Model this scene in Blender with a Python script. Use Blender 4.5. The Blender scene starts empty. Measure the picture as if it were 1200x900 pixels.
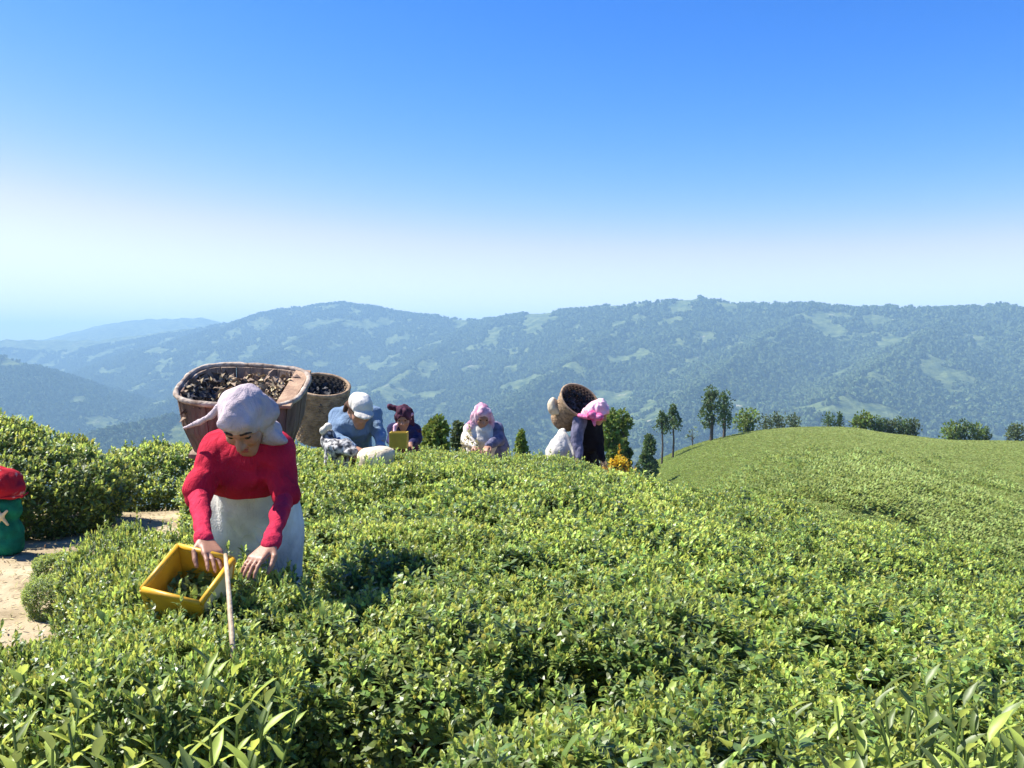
import bpy, math, random
import numpy as np
from mathutils import Vector, Matrix

random.seed(7)
RNG = np.random.default_rng(11)
sc = bpy.context.scene
COL = sc.collection

# ------------------------------------------------------------------ camera, sky, sun, exposure
CAMZ = 1.75
FPX = 1039.0                      # focal length in pixels of a 1200 px wide picture
HOR = 405.0                       # picture row of the horizon
cd = bpy.data.cameras.new('camera')
cam = bpy.data.objects.new('camera', cd); COL.objects.link(cam)
cd.sensor_width = 36; cd.lens = 36 * FPX / 1200
cd.clip_start = 0.05; cd.clip_end = 40000
cam.location = (0, 0, CAMZ)
cam.rotation_euler = (math.radians(90) - math.atan((450 - HOR) / FPX), 0, 0)
sc.camera = cam

SUN_TO = Vector((-0.58, 0.13, 0.82)).normalized()      # direction towards the sun
world = bpy.data.worlds.new('World'); sc.world = world; world.use_nodes = True
wn = world.node_tree; wn.nodes.clear()
sky = wn.nodes.new('ShaderNodeTexSky'); sky.sky_type = 'NISHITA'; sky.sun_disc = False
sky.sun_elevation = math.asin(SUN_TO.z); sky.sun_rotation = math.atan2(SUN_TO.x, SUN_TO.y)
sky.altitude = 1500; sky.air_density = 1.0; sky.dust_density = 1.0; sky.ozone_density = 1.0
bg = wn.nodes.new('ShaderNodeBackground'); bg.inputs['Strength'].default_value = 0.068
wo = wn.nodes.new('ShaderNodeOutputWorld')
spl = wn.nodes.new('ShaderNodeSeparateColor'); cmb = wn.nodes.new('ShaderNodeCombineColor')       # colour grade of the whole sky, as the photograph is graded
wn.links.new(sky.outputs[0], spl.inputs[0])
graded = []
for ch, (gain, power, top) in enumerate([(0.066, 3.5, 7.5), (0.40, 1.59, 7.5), (1.42, 1.0, 8.0)]):
    pw = wn.nodes.new('ShaderNodeMath'); pw.operation = 'POWER'; pw.inputs[1].default_value = power
    ml = wn.nodes.new('ShaderNodeMath'); ml.operation = 'MULTIPLY'; ml.inputs[1].default_value = gain
    mn = wn.nodes.new('ShaderNodeMath'); mn.operation = 'SMOOTH_MIN'; mn.inputs[1].default_value = top; mn.inputs[2].default_value = 2.5
    wn.links.new(spl.outputs[ch], pw.inputs[0]); wn.links.new(pw.outputs[0], ml.inputs[0]); wn.links.new(ml.outputs[0], mn.inputs[0]); graded.append(mn)
for ch, share in ((1, 0.95), (0, 0.93)):                # red never above green, green never above blue: a blue to white sky
    sh = wn.nodes.new('ShaderNodeMath'); sh.operation = 'MULTIPLY'; sh.inputs[1].default_value = share
    lim = wn.nodes.new('ShaderNodeMath'); lim.operation = 'SMOOTH_MIN'; lim.inputs[2].default_value = 1.5
    wn.links.new(graded[ch + 1].outputs[0], sh.inputs[0]); wn.links.new(graded[ch].outputs[0], lim.inputs[0]); wn.links.new(sh.outputs[0], lim.inputs[1]); graded[ch] = lim
for ch in range(3): wn.links.new(graded[ch].outputs[0], cmb.inputs[ch])
wn.links.new(cmb.outputs[0], bg.inputs['Color']); wn.links.new(bg.outputs[0], wo.inputs[0])

sl = bpy.data.lights.new('sun', 'SUN'); sl.energy = 4.9; sl.angle = math.radians(0.5); sl.color = (1.0, 0.95, 0.86)
sun = bpy.data.objects.new('sun', sl); COL.objects.link(sun)
sun.rotation_euler = SUN_TO.to_track_quat('Z', 'Y').to_euler(); sun.location = (0, 0, 60)

sc.view_settings.view_transform = 'Standard'; sc.view_settings.look = 'None'
sc.view_settings.exposure = 1.3; sc.view_settings.gamma = 1.0; sc.view_settings.use_curve_mapping = False
sc.render.engine = 'CYCLES'
sc.cycles.use_denoising = True
sc.cycles.max_bounces = 6; sc.cycles.diffuse_bounces = 3; sc.cycles.glossy_bounces = 2
sc.cycles.transmission_bounces = 4; sc.cycles.volume_bounces = 0

# ------------------------------------------------------------------ helpers
def P(px, py, Y):
    """world point at distance Y ahead of the camera seen at photo pixel (px, py): for planning sizes"""
    return np.array([(px - 600) / FPX * Y, Y, CAMZ - (py - HOR) / FPX * Y])

def _h(ix, iy, iz):
    n = (ix * 374761393 + iy * 668265263 + iz * 2147483647 + 1013) & 0xFFFFFFFF
    n = ((n ^ (n >> 13)) * 1274126177) & 0xFFFFFFFF
    n = (n ^ (n >> 16)) & 0xFFFF
    return n.astype(np.float32) / 32767.5 - 1.0

def noise(p):
    p = np.asarray(p, np.float64); i = np.floor(p).astype(np.int64); f = (p - i).astype(np.float32)
    f = f * f * (3 - 2 * f)
    x, y, z = i[..., 0], i[..., 1], i[..., 2]; u, v, w = f[..., 0], f[..., 1], f[..., 2]
    def L(a, b, t): return a + (b - a) * t
    return L(L(L(_h(x, y, z), _h(x+1, y, z), u), L(_h(x, y+1, z), _h(x+1, y+1, z), u), v),
             L(L(_h(x, y, z+1), _h(x+1, y, z+1), u), L(_h(x, y+1, z+1), _h(x+1, y+1, z+1), u), v), w)

def fbm(p, oct=4, ridged=False):
    p = np.asarray(p, np.float64); s = 0; a = 1.0; t = 0
    for o in range(oct):
        n = noise(p * 2.03 ** o + 17.3 * o)
        if ridged: n = 1 - 2 * np.abs(n)
        s = s + a * n; t += a; a *= 0.5
    return s / t

def mesh_np(name, V, F, smooth=True):
    """mesh from an (n,3) vertex array and an (m,3) or (m,4) face array"""
    me = bpy.data.meshes.new(name); V = np.asarray(V, np.float32); F = np.asarray(F, np.int32)
    k = F.shape[1]
    me.vertices.add(len(V)); me.vertices.foreach_set('co', V.ravel())
    me.loops.add(F.size); me.loops.foreach_set('vertex_index', F.ravel())
    me.polygons.add(len(F)); me.polygons.foreach_set('loop_start', np.arange(0, F.size, k, dtype=np.int32))
    me.polygons.foreach_set('use_smooth', np.full(len(F), smooth))
    me.update(calc_edges=True)
    return me

def link(name, me, mat=None, parent=None, loc=None):
    o = bpy.data.objects.new(name, me); COL.objects.link(o)
    if mat is not None and me is not None and not me.materials: me.materials.append(mat)
    if parent is not None: o.parent = parent
    if loc is not None: o.location = loc
    return o

def tag(o, label=None, cat=None, group=None, kind=None):
    if label: o['label'] = label
    if cat: o['category'] = cat
    if group: o['group'] = group
    if kind: o['kind'] = kind
    return o

def empty(name, loc, rz=0):
    o = bpy.data.objects.new(name, None); COL.objects.link(o); o.location = loc; o.rotation_euler = (0, 0, rz)
    o.empty_display_size = 0.1
    return o

class MB:
    """collects polygons, links them as one mesh"""
    def __init__(s): s.v = []; s.f = []
    def add(s, V, F):
        b = len(s.v); s.v += [tuple(map(float, q)) for q in V]; s.f += [tuple(b + i for i in f) for f in F]
    def box(s, c, half, rot=None):
        R_ = rot if rot is not None else np.eye(3)
        V = [np.array(c) + R_ @ (np.array((sx, sy, sz)) * half) for sx in (-1, 1) for sy in (-1, 1) for sz in (-1, 1)]
        s.add(V, [(0, 1, 3, 2), (4, 6, 7, 5), (0, 4, 5, 1), (2, 3, 7, 6), (0, 2, 6, 4), (1, 5, 7, 3)])
    def tube(s, pts, rad, seg=6, cap=True):
        pts = [np.array(q, float) for q in pts]; V = []; n = len(pts)
        rad = rad if hasattr(rad, '__len__') else [rad] * n
        for i, q in enumerate(pts):
            t = pts[min(i + 1, n - 1)] - pts[max(i - 1, 0)]; t /= np.linalg.norm(t) + 1e-9
            a = np.cross(t, (0, 0, 1) if abs(t[2]) < 0.9 else (1, 0, 0)); a /= np.linalg.norm(a); b = np.cross(t, a)
            for k in range(seg):
                an = 2 * math.pi * k / seg; V.append(q + rad[i] * (math.cos(an) * a + math.sin(an) * b))
        F = [(i*seg + k, i*seg + (k+1) % seg, (i+1)*seg + (k+1) % seg, (i+1)*seg + k) for i in range(n-1) for k in range(seg)]
        if cap: F += [tuple(range(seg))[::-1], tuple(range((n-1)*seg, n*seg))]
        s.add(V, F)
    def build(s, name, mat, parent=None, smooth=False, bevel=0):
        me = bpy.data.meshes.new(name)
        off = np.array(parent.matrix_basis.translation) if parent is not None and parent.type == 'EMPTY' and parent.parent is None else np.zeros(3)
        me.from_pydata([tuple(np.array(q) - off) for q in s.v], [], s.f)
        me.polygons.foreach_set('use_smooth', [smooth] * len(me.polygons)); me.update()
        o = link(name, me, mat, parent)
        if bevel:
            m = o.modifiers.new('bevel', 'BEVEL'); m.width = bevel; m.segments = 2; m.limit_method = 'ANGLE'
        return o

# ------------------------------------------------------------------ materials
MATS = {}
def mat(name, c1, c2=None, rough=0.75, scale=8.0, bump=0.0, bscale=60.0, spec=0.3, trans=None, detail=5, contrast=(0.35, 0.65), stretch=None, island=0.0, wrinkle=0.0, world=False):
    m = bpy.data.materials.new(name); m.use_nodes = True; MATS[name] = m
    nt = m.node_tree; N = nt.nodes; Lk = nt.links; b = N['Principled BSDF']; out = N['Material Output']
    b.inputs['Roughness'].default_value = rough; b.inputs['Specular IOR Level'].default_value = spec
    tc = N.new('ShaderNodeTexCoord'); src = tc.outputs['Object']
    if world: src = N.new('ShaderNodeNewGeometry').outputs['Position']
    if stretch:
        mp = N.new('ShaderNodeMapping'); mp.inputs['Scale'].default_value = stretch; Lk.new(src, mp.inputs[0]); src = mp.outputs[0]
    if c2 is None: c2 = tuple(0.75 * c for c in c1)
    nz = N.new('ShaderNodeTexNoise'); nz.inputs['Scale'].default_value = scale; nz.inputs['Detail'].default_value = detail
    Lk.new(src, nz.inputs['Vector'])
    rp = N.new('ShaderNodeValToRGB'); rp.color_ramp.elements[0].position = contrast[0]; rp.color_ramp.elements[1].position = contrast[1]
    rp.color_ramp.elements[0].color = (*c2, 1); rp.color_ramp.elements[1].color = (*c1, 1)
    Lk.new(nz.outputs[0], rp.inputs[0]); colr = rp.outputs[0]
    if island:
        g = N.new('ShaderNodeNewGeometry'); mr = N.new('ShaderNodeMapRange')
        oi = N.new('ShaderNodeObjectInfo')
        mr.inputs['To Min'].default_value = 1 - island; mr.inputs['To Max'].default_value = 1 + island
        Lk.new(g.outputs['Random Per Island'], mr.inputs[0])
        mo = N.new('ShaderNodeMapRange'); mo.inputs['To Min'].default_value = 0.86; mo.inputs['To Max'].default_value = 1.14; Lk.new(oi.outputs['Random'], mo.inputs[0])
        mm = N.new('ShaderNodeMath'); mm.operation = 'MULTIPLY'; Lk.new(mr.outputs[0], mm.inputs[0]); Lk.new(mo.outputs[0], mm.inputs[1]); mr = mm
        h2 = N.new('ShaderNodeHueSaturation'); Lk.new(mr.outputs[0], h2.inputs['Value']); Lk.new(colr, h2.inputs['Color'])
        m2 = N.new('ShaderNodeMath'); m2.operation = 'MULTIPLY_ADD'; m2.inputs[1].default_value = 0.06; m2.inputs[2].default_value = 0.47
        Lk.new(g.outputs['Random Per Island'], m2.inputs[0]); Lk.new(m2.outputs[0], h2.inputs['Hue']); colr = h2.outputs[0]
    Lk.new(colr, b.inputs['Base Color'])
    if bump:
        n2 = N.new('ShaderNodeTexNoise'); n2.inputs['Scale'].default_value = bscale; n2.inputs['Detail'].default_value = 6
        Lk.new(src, n2.inputs['Vector'])
        bp = N.new('ShaderNodeBump'); bp.inputs['Strength'].default_value = min(1.0, bump); bp.inputs['Distance'].default_value = 0.01 if bscale > 20 else 0.2
        Lk.new(n2.outputs[0], bp.inputs['Height']); Lk.new(bp.outputs[0], b.inputs['Normal']); prev = bp
    if wrinkle:
        n3 = N.new('ShaderNodeTexNoise'); n3.inputs['Scale'].default_value = wrinkle; n3.inputs['Detail'].default_value = 3; n3.inputs['Distortion'].default_value = 1.6
        mp3 = N.new('ShaderNodeMapping'); mp3.inputs['Rotation'].default_value = (0.4, 0.7, 0.3); mp3.inputs['Scale'].default_value = (1, 1, .45)
        Lk.new(tc.outputs['Object'], mp3.inputs[0]); Lk.new(mp3.outputs[0], n3.inputs['Vector'])
        b3 = N.new('ShaderNodeBump'); b3.inputs['Strength'].default_value = 0.48; b3.inputs['Distance'].default_value = 0.03; Lk.new(n3.outputs[0], b3.inputs['Height'])
        if bump: Lk.new(b3.outputs[0], prev.inputs['Normal'])
        else: Lk.new(b3.outputs[0], b.inputs['Normal'])
    if trans:
        tr = N.new('ShaderNodeBsdfTranslucent'); mx = N.new('ShaderNodeMixShader'); mx.inputs[0].default_value = trans
        h3 = N.new('ShaderNodeHueSaturation'); h3.inputs['Hue'].default_value = 0.475; h3.inputs['Value'].default_value = 1.5
        Lk.new(colr, h3.inputs['Color']); Lk.new(h3.outputs[0], tr.inputs['Color'])
        Lk.new(b.outputs[0], mx.inputs[1]); Lk.new(tr.outputs[0], mx.inputs[2]); Lk.new(mx.outputs[0], out.inputs['Surface'])
    return m

M_leaf = mat('tea leaf mature', (0.17, 0.24, 0.055), (0.095, 0.15, 0.035), rough=0.42, scale=1.4, spec=0.5, trans=0.32, island=0.35, world=True)
M_young = mat('tea leaf young', (0.45, 0.53, 0.11), (0.29, 0.37, 0.07), rough=0.45, scale=1.4, spec=0.4, trans=0.4, island=0.3, world=True)
M_stem = mat('tea stem', (0.13, 0.105, 0.07), (0.06, 0.05, 0.035), scale=30, bump=0.5)
M_tuft = mat('far tea', (0.29, 0.37, 0.10), (0.22, 0.295, 0.075), rough=0.55, scale=0.25, trans=0.35, island=0.3)
M_tree = [mat('tree foliage dark', (0.10, 0.155, 0.045), (0.055, 0.095, 0.03), rough=0.55, scale=1.2, trans=0.25, island=0.35),
          mat('tree foliage bright', (0.17, 0.235, 0.045), (0.09, 0.14, 0.03), rough=0.55, scale=1.5, trans=0.3, island=0.35),
          mat('tree foliage olive', (0.12, 0.16, 0.065), (0.07, 0.10, 0.04), rough=0.6, scale=1.2, trans=0.25, island=0.35)]
M_bark = mat('bark', (0.12, 0.09, 0.065), (0.06, 0.045, 0.033), scale=12, bump=0.6)
M_skin = mat('skin', (0.36, 0.185, 0.115), (0.27, 0.13, 0.08), rough=0.5, scale=14, spec=0.4, bump=0.1, bscale=150)
M_red = mat('red knit', (0.48, 0.014, 0.04), (0.34, 0.009, 0.03), rough=0.85, scale=10, bump=0.35, bscale=220, spec=0.15, wrinkle=13)
M_redlit = mat('red sleeve lit tone', (0.5, 0.022, 0.06), (0.38, 0.015, 0.045), rough=0.85, scale=10, bump=0.35, bscale=220, spec=0.15, wrinkle=14)  # sunlit look of the under-sleeves put into a brighter, pinker red
M_white = mat('white cotton', (0.74, 0.70, 0.62), (0.40, 0.375, 0.33), rough=0.9, scale=6, bump=0.4, bscale=120, spec=0.1, wrinkle=13)  # darker blotches put grey shading into the colour, along with dirt
M_scarf = mat('pale lilac cloth', (0.50, 0.42, 0.44), (0.36, 0.30, 0.32), rough=0.9, scale=12, bump=0.35, bscale=160, spec=0.1, wrinkle=16)
M_lip = mat('lip', (0.30, 0.08, 0.07), (0.24, 0.06, 0.055), rough=0.45, scale=20)
M_hair = mat('dark hair', (0.03, 0.02, 0.016), (0.015, 0.01, 0.008), rough=0.5, scale=40, bump=0.6, bscale=200)
M_dark = mat('eye', (0.02, 0.015, 0.012), rough=0.15)
M_yellow = mat('yellow plastic', (0.68, 0.38, 0.018), (0.48, 0.25, 0.014), rough=0.45, scale=7, spec=0.4, bump=0.15, bscale=40)
M_cream = mat('cream plastic', (0.72, 0.6, 0.34), (0.6, 0.46, 0.22), rough=0.5, scale=9, spec=0.4)
M_stick = mat('bamboo', (0.5, 0.4, 0.27), (0.3, 0.22, 0.14), rough=0.6, scale=25, bump=0.4)
M_wood = mat('grey weathered wood', (0.30, 0.22, 0.16), (0.13, 0.09, 0.065), rough=0.9, scale=9, bump=0.8, bscale=40, stretch=(3, 3, 0.6))
M_woodred = mat('red brown wood', (0.20, 0.125, 0.09), (0.08, 0.05, 0.038), rough=0.85, scale=9, bump=0.8, bscale=40, stretch=(3, 3, 0.6))
M_rim = mat('pale worn rim', (0.46, 0.39, 0.32), (0.17, 0.12, 0.09), rough=0.9, scale=22, bump=0.6)
M_board = mat('tan board', (0.42, 0.28, 0.18), (0.27, 0.17, 0.11), rough=0.9, scale=18, bump=0.6)
M_debris = mat('dry brown leaf', (0.42, 0.32, 0.21), (0.17, 0.12, 0.085), rough=0.9, scale=20, island=0.5)
M_debrisd = mat('dark dry leaf', (0.06, 0.06, 0.065), (0.02, 0.02, 0.024), rough=0.7, scale=20, island=0.5)
M_cane = mat('tan cane', (0.40, 0.28, 0.17), (0.2, 0.135, 0.085), rough=0.85, scale=22, bump=0.5)
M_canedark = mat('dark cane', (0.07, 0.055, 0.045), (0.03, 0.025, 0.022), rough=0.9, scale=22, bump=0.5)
M_blue = mat('blue grey knit', (0.16, 0.23, 0.33), (0.11, 0.17, 0.26), rough=0.9, scale=8, bump=0.4, bscale=120, spec=0.1, wrinkle=16)
M_navy = mat('navy cloth', (0.035, 0.035, 0.10), (0.02, 0.02, 0.05), rough=0.9, scale=9, spec=0.1, wrinkle=16)
M_plum = mat('plum shawl', (0.10, 0.035, 0.06), (0.035, 0.015, 0.025), rough=0.9, scale=14, spec=0.1, wrinkle=16)
M_pink = mat('pink cloth', (0.70, 0.52, 0.57), (0.44, 0.19, 0.27), rough=0.9, scale=13, spec=0.1, wrinkle=16)
M_pinkpale = mat('pale pink cloth', (0.75, 0.48, 0.56), (0.66, 0.36, 0.46), rough=0.9, scale=14, spec=0.1, wrinkle=16)
M_crimson = mat('crimson cloth', (0.5, 0.03, 0.14), (0.6, 0.25, 0.42), rough=0.9, scale=22, spec=0.1, wrinkle=16)
M_black = mat('black cloth', (0.012, 0.01, 0.014), (0.007, 0.006, 0.008), rough=0.95, scale=9, spec=0.1, wrinkle=16)
M_lilac = mat('grey violet cloth', (0.17, 0.165, 0.24), (0.085, 0.085, 0.13), rough=0.9, scale=18, spec=0.1, wrinkle=16)
M_green = mat('green knit', (0.012, 0.18, 0.10), (0.008, 0.11, 0.065), rough=0.9, scale=12, bump=0.4, bscale=120, spec=0.1, wrinkle=16)
M_pattern = mat('black and white cloth', (0.5, 0.49, 0.47), (0.04, 0.04, 0.045), rough=0.9, scale=30, contrast=(0.4, 0.62), spec=0.1, wrinkle=16)
M_redhat = mat('red wool with pale fleck', (0.55, 0.30, 0.28), (0.38, 0.014, 0.025), rough=0.9, contrast=(0.6, 0.68), scale=14, bump=0.5, bscale=90, spec=0.1)
M_brown = mat('brown felt', (0.12, 0.07, 0.05), (0.05, 0.03, 0.024), rough=0.9, scale=16, spec=0.1, wrinkle=16)
M_sack = mat('cream sacking', (0.66, 0.57, 0.42), (0.52, 0.43, 0.3), rough=0.9, scale=14, bump=0.4, bscale=120, spec=0.1, wrinkle=16)
M_yellowbox = mat('mustard plastic', (0.5, 0.36, 0.04), (0.4, 0.27, 0.03), rough=0.6, scale=9)
M_flower = mat('yellow foliage', (0.68, 0.50, 0.035), (0.46, 0.32, 0.025), rough=0.6, scale=5, trans=0.3, island=0.3)
M_straw = mat('dry straw', (0.48, 0.40, 0.22), (0.3, 0.26, 0.12), rough=0.85, scale=2, trans=0.2, island=0.5)

def ground_mats():
    # near soil and dry path
    m0 = mat('path soil', (0.43, 0.35, 0.225), (0.22, 0.17, 0.10), rough=0.95, scale=1.8, bump=0.9, bscale=35, spec=0.1, detail=9)
    # tea covered hill, seen between the plants
    m1 = mat('hill soil and grass', (0.20, 0.255, 0.07), (0.155, 0.20, 0.055), rough=0.95, scale=0.35, bump=0.6, bscale=9, spec=0.1, detail=8)
    # wooded mountain
    m2 = bpy.data.materials.new('mountain forest'); m2.use_nodes = True
    N = m2.node_tree.nodes; L = m2.node_tree.links; b = N['Principled BSDF']
    b.inputs['Roughness'].default_value = 0.95; b.inputs['Specular IOR Level'].default_value = 0.05
    tc = N.new('ShaderNodeTexCoord')
    def nz(s, d=8):
        n = N.new('ShaderNodeTexNoise'); n.inputs['Scale'].default_value = s; n.inputs['Detail'].default_value = d
        n.inputs['Roughness'].default_value = 0.68
        L.new(tc.outputs['Object'], n.inputs['Vector']); return n
    r1 = N.new('ShaderNodeValToRGB'); e = r1.color_ramp.elements
    e[0].position = 0.38; e[0].color = (0.03, 0.05, 0.02, 1); e[1].position = 0.62; e[1].color = (0.14, 0.17, 0.06, 1)
    L.new(nz(0.03, 10).outputs[0], r1.inputs[0])
    r2 = N.new('ShaderNodeValToRGB'); e = r2.color_ramp.elements
    e[0].position = 0.625; e[0].color = (0, 0, 0, 1); e[1].position = 0.70; e[1].color = (1, 1, 1, 1)
    L.new(nz(0.018, 14).outputs[0], r2.inputs[0])
    mx = N.new('ShaderNodeMix'); mx.data_type = 'RGBA'; L.new(r2.outputs[0], mx.inputs['Factor'])
    L.new(r1.outputs[0], mx.inputs['A']); mx.inputs['B'].default_value = (0.36, 0.33, 0.23, 1)
    L.new(mx.outputs['Result'], b.inputs['Base Color'])
    bp = N.new('ShaderNodeBump'); bp.inputs['Strength'].default_value = 1.0; bp.inputs['Distance'].default_value = 9.0
    L.new(nz(0.05, 6).outputs[0], bp.inputs['Height']); L.new(bp.outputs[0], b.inputs['Normal'])
    return m0, m1, m2
M_soil, M_hill, M_mount = ground_mats()

# ------------------------------------------------------------------ the land
def smax(a, b, k):
    h = np.clip(0.5 + 0.5 * (a - b) / k, 0, 1)
    return b + (a - b) * h + k * h * (1 - h)
def softplus(t, k): return np.where(t / k > 30, t, k * np.log1p(np.exp(np.minimum(t / k, 30))))

def poly_ridge(pts): return [P(*q) for q in pts]
RIDGES = [  # (polyline of picture row and distance turned into world points, slope)
 (poly_ridge([(-900,392,5600),(-300,396,5400),(120,398,5200),(270,379,5000),(330,363,4700),(400,355,4500),(440,360,4400),(480,368,4300),(560,377,4000),(600,370,3800),(690,362,3500),(760,355,3300),(820,350,3200),(870,358,3100),(950,357,3000),(1000,362,2900),(1080,360,2800),(1150,362,2750),(1172,358,2750),(1187,372,2800),(1230,384,2900),(1400,380,3000),(2200,370,3200)]), 0.34),
 (poly_ridge([(-900,398,7600),(0,405,7600),(60,405,7400),(130,379,7000),(165,374,6800),(235,372,6600),(275,379,6600),(420,392,6600)]), 0.3),
 (poly_ridge([(-900,398,3300),(-200,404,3100),(0,417,3000),(30,430,2900),(62,462,2750),(95,505,2600)]), 0.36),
 (poly_ridge([(300,372,4800),(200,402,4300),(120,440,3800),(60,475,3400),(20,505,3100)]), 0.42),
 (poly_ridge([(430,365,4300),(330,410,3600),(230,455,3000),(150,500,2500)]), 0.42),
 (poly_ridge([(560,380,3900),(500,420,3200),(430,470,2600),(350,520,2200)]), 0.42),
 (poly_ridge([(760,360,3250),(690,410,2700),(610,470,2200),(540,530,1800)]), 0.42),
 (poly_ridge([(950,362,2950),(880,410,2400),(800,470,1950),(730,540,1600)]), 0.42),
 (poly_ridge([(1120,364,2750),(1060,410,2250),(990,460,1850),(930,520,1550)]), 0.42),
 (poly_ridge([(60,535,1700),(120,508,1800),(200,492,1900),(270,492,2000),(340,520,2000)]), 0.40),
]
def mountains(x, y):
    p = np.stack([x, y], -1); h = np.full(x.shape, -330.0); near = np.full(x.shape, 1e9)
    for pts, sl_ in RIDGES:
        best = np.full(x.shape, -1e9)
        for a, b in zip(pts[:-1], pts[1:]):
            ab = b[:2] - a[:2]; t = np.clip(((p - a[:2]) @ ab) / (ab @ ab), 0, 1)
            d = np.hypot(p[..., 0] - a[0] - t * ab[0], p[..., 1] - a[1] - t * ab[1])
            best = np.maximum(best, a[2] + t * (b[2] - a[2]) - sl_ * d)
            near = np.minimum(near, d)
        h = smax(best, h, 26.0)
    w = np.clip(near / 260, 0, 1)
    q = np.stack([x, y, np.zeros_like(x)], -1)
    h = h + 34 * w * fbm(q / 520, 4, True) + (5 + 7 * w) * fbm(q / 95 + 5, 3) + 3.5 * fbm(q / 28 + 9, 2)
    return h

S_AZ = np.array([-3, -1.2, -.6, -.3, 0, .1, .159, .1925, .241, .289, .337, .385, .433, .481, .577, .8, 1.5, 4])
S_Z = np.array([-45, -38, -31, -26, -17, -12.5, -9.26, -7.87, -6.7, -6.0, -5.8, -5.95, -6.4, -6.87, -7.1, -7.8, -11, -30])
def smooth_interp(s, xs, zs):
    m = np.gradient(zs, xs); i = np.clip(np.searchsorted(xs, s) - 1, 0, len(xs) - 2)
    h = xs[i + 1] - xs[i]; t = np.clip((s - xs[i]) / h, 0, 1)
    return ((2*t**3 - 3*t**2 + 1) * zs[i] + (t**3 - 2*t**2 + t) * h * m[i] + (-2*t**3 + 3*t**2) * zs[i+1] + (t**3 - t**2) * h * m[i+1])
def hill(x, y):
    yy = np.maximum(y, 8.0); s = x / yy
    z = smooth_interp(s, S_AZ, S_Z) + 0.5 - 0.5 * ((yy - 60) / 20) ** 2 * np.where(yy < 60, 0.8, 1.0) - 0.025 * np.maximum(yy - 81, 0) ** 2
    # a lower swell of unpruned tea in front of the hill
    z = z + 0.55 * np.exp(-(((s - 0.42) / 0.11) ** 2 + ((yy - 44) / 6.5) ** 2))
    return np.maximum(z, -400)

def near_ground(x, y):
    xp = softplus(x - 0.15, 0.25)
    g = 0.13 - 0.02 * np.minimum(y, 12) - 0.165 * xp ** 1.15 - 0.30 * softplus(y - 11.0, 0.9)
    g = g - 0.25 * softplus(-x - 9, 1.2) - 0.15 * softplus(-y - 6, 1.0)
    return g

def ground_z(x, y, fine=True):
    x = np.asarray(x, float); y = np.asarray(y, float)
    g = near_ground(x, y); g = np.where(y > 6, smax(g, hill(x, y), 0.8), g)
    r = np.hypot(x, y)
    if np.any(r > 150): g = np.where(r > 150, smax(g, mountains(x, y), 30.0), g)
    if fine:
        q = np.stack([x, y, np.zeros_like(x)], -1)
        g = g + np.where(r < 40, 0.035 * fbm(q * 1.3, 3) + 0.012 * fbm(q * 6, 2), 0.15 * fbm(q / 6, 2) * np.clip(200 / r, 0, 1))
    return g

def build_ground():
    ang = np.concatenate([np.linspace(-40, 40, 760), np.linspace(40, 320, 48)[1:-1]])
    ang = np.radians(ang)
    rad = np.concatenate([np.geomspace(0.3, 120, 190)[:-1], np.geomspace(120, 1300, 45)[:-1], np.linspace(1300, 5700, 300)[:-1], np.geomspace(5700, 8700, 30)])
    A, R_ = len(ang), len(rad)
    X = (rad[:, None] * np.sin(ang)[None]).ravel(); Y = (rad[:, None] * np.cos(ang)[None]).ravel()
    Z = ground_z(X, Y)
    i, j = np.meshgrid(np.arange(R_ - 1), np.arange(A), indexing='ij'); j2 = (j + 1) % A
    F = np.stack([i * A + j, i * A + j2, (i + 1) * A + j2, (i + 1) * A + j], -1).reshape(-1, 4)[:, ::-1]
    V = np.concatenate([np.stack([X, Y, Z], -1)])
    me = mesh_np('ground', V, F)
    for m in (M_soil, M_hill, M_mount): me.materials.append(m)
    rr = rad[F[:, 0] // A * 0 + np.minimum(F.min(1) // A, R_ - 1)]
    yc = Y[F[:, 0]]; xc = X[F[:, 0]]
    mi = np.where(rr > 140, 2, np.where((yc > 11.5) | (xc > 4.5), 1, 0)).astype(np.int32)
    me.polygons.foreach_set('material_index', mi); me.update()
    o = link('ground', me); tag(o, kind='structure')
    return float(Z.min()), float(Z.max())
ZMIN, ZMAX = build_ground()

def build_haze():
    m = bpy.data.materials.new('haze'); m.use_nodes = True; N = m.node_tree.nodes; N.clear()
    v = N.new('ShaderNodeVolumePrincipled'); out = N.new('ShaderNodeOutputMaterial')
    v.inputs['Color'].default_value = (0.43, 0.735, 1.0, 1); v.inputs['Density'].default_value = HAZE
    v.inputs['Anisotropy'].default_value = 0.0
    m.node_tree.links.new(v.outputs[0], out.inputs['Volume'])
    b = MB(); b.box((0, 0, (ZMIN - 1 + ZMAX + 12) / 2), (8900, 8900, (ZMAX + 12 - ZMIN + 1) / 2))
    o = b.build('haze', m); tag(o, kind='stuff')
HAZE = 2.1e-4
build_haze()

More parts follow.
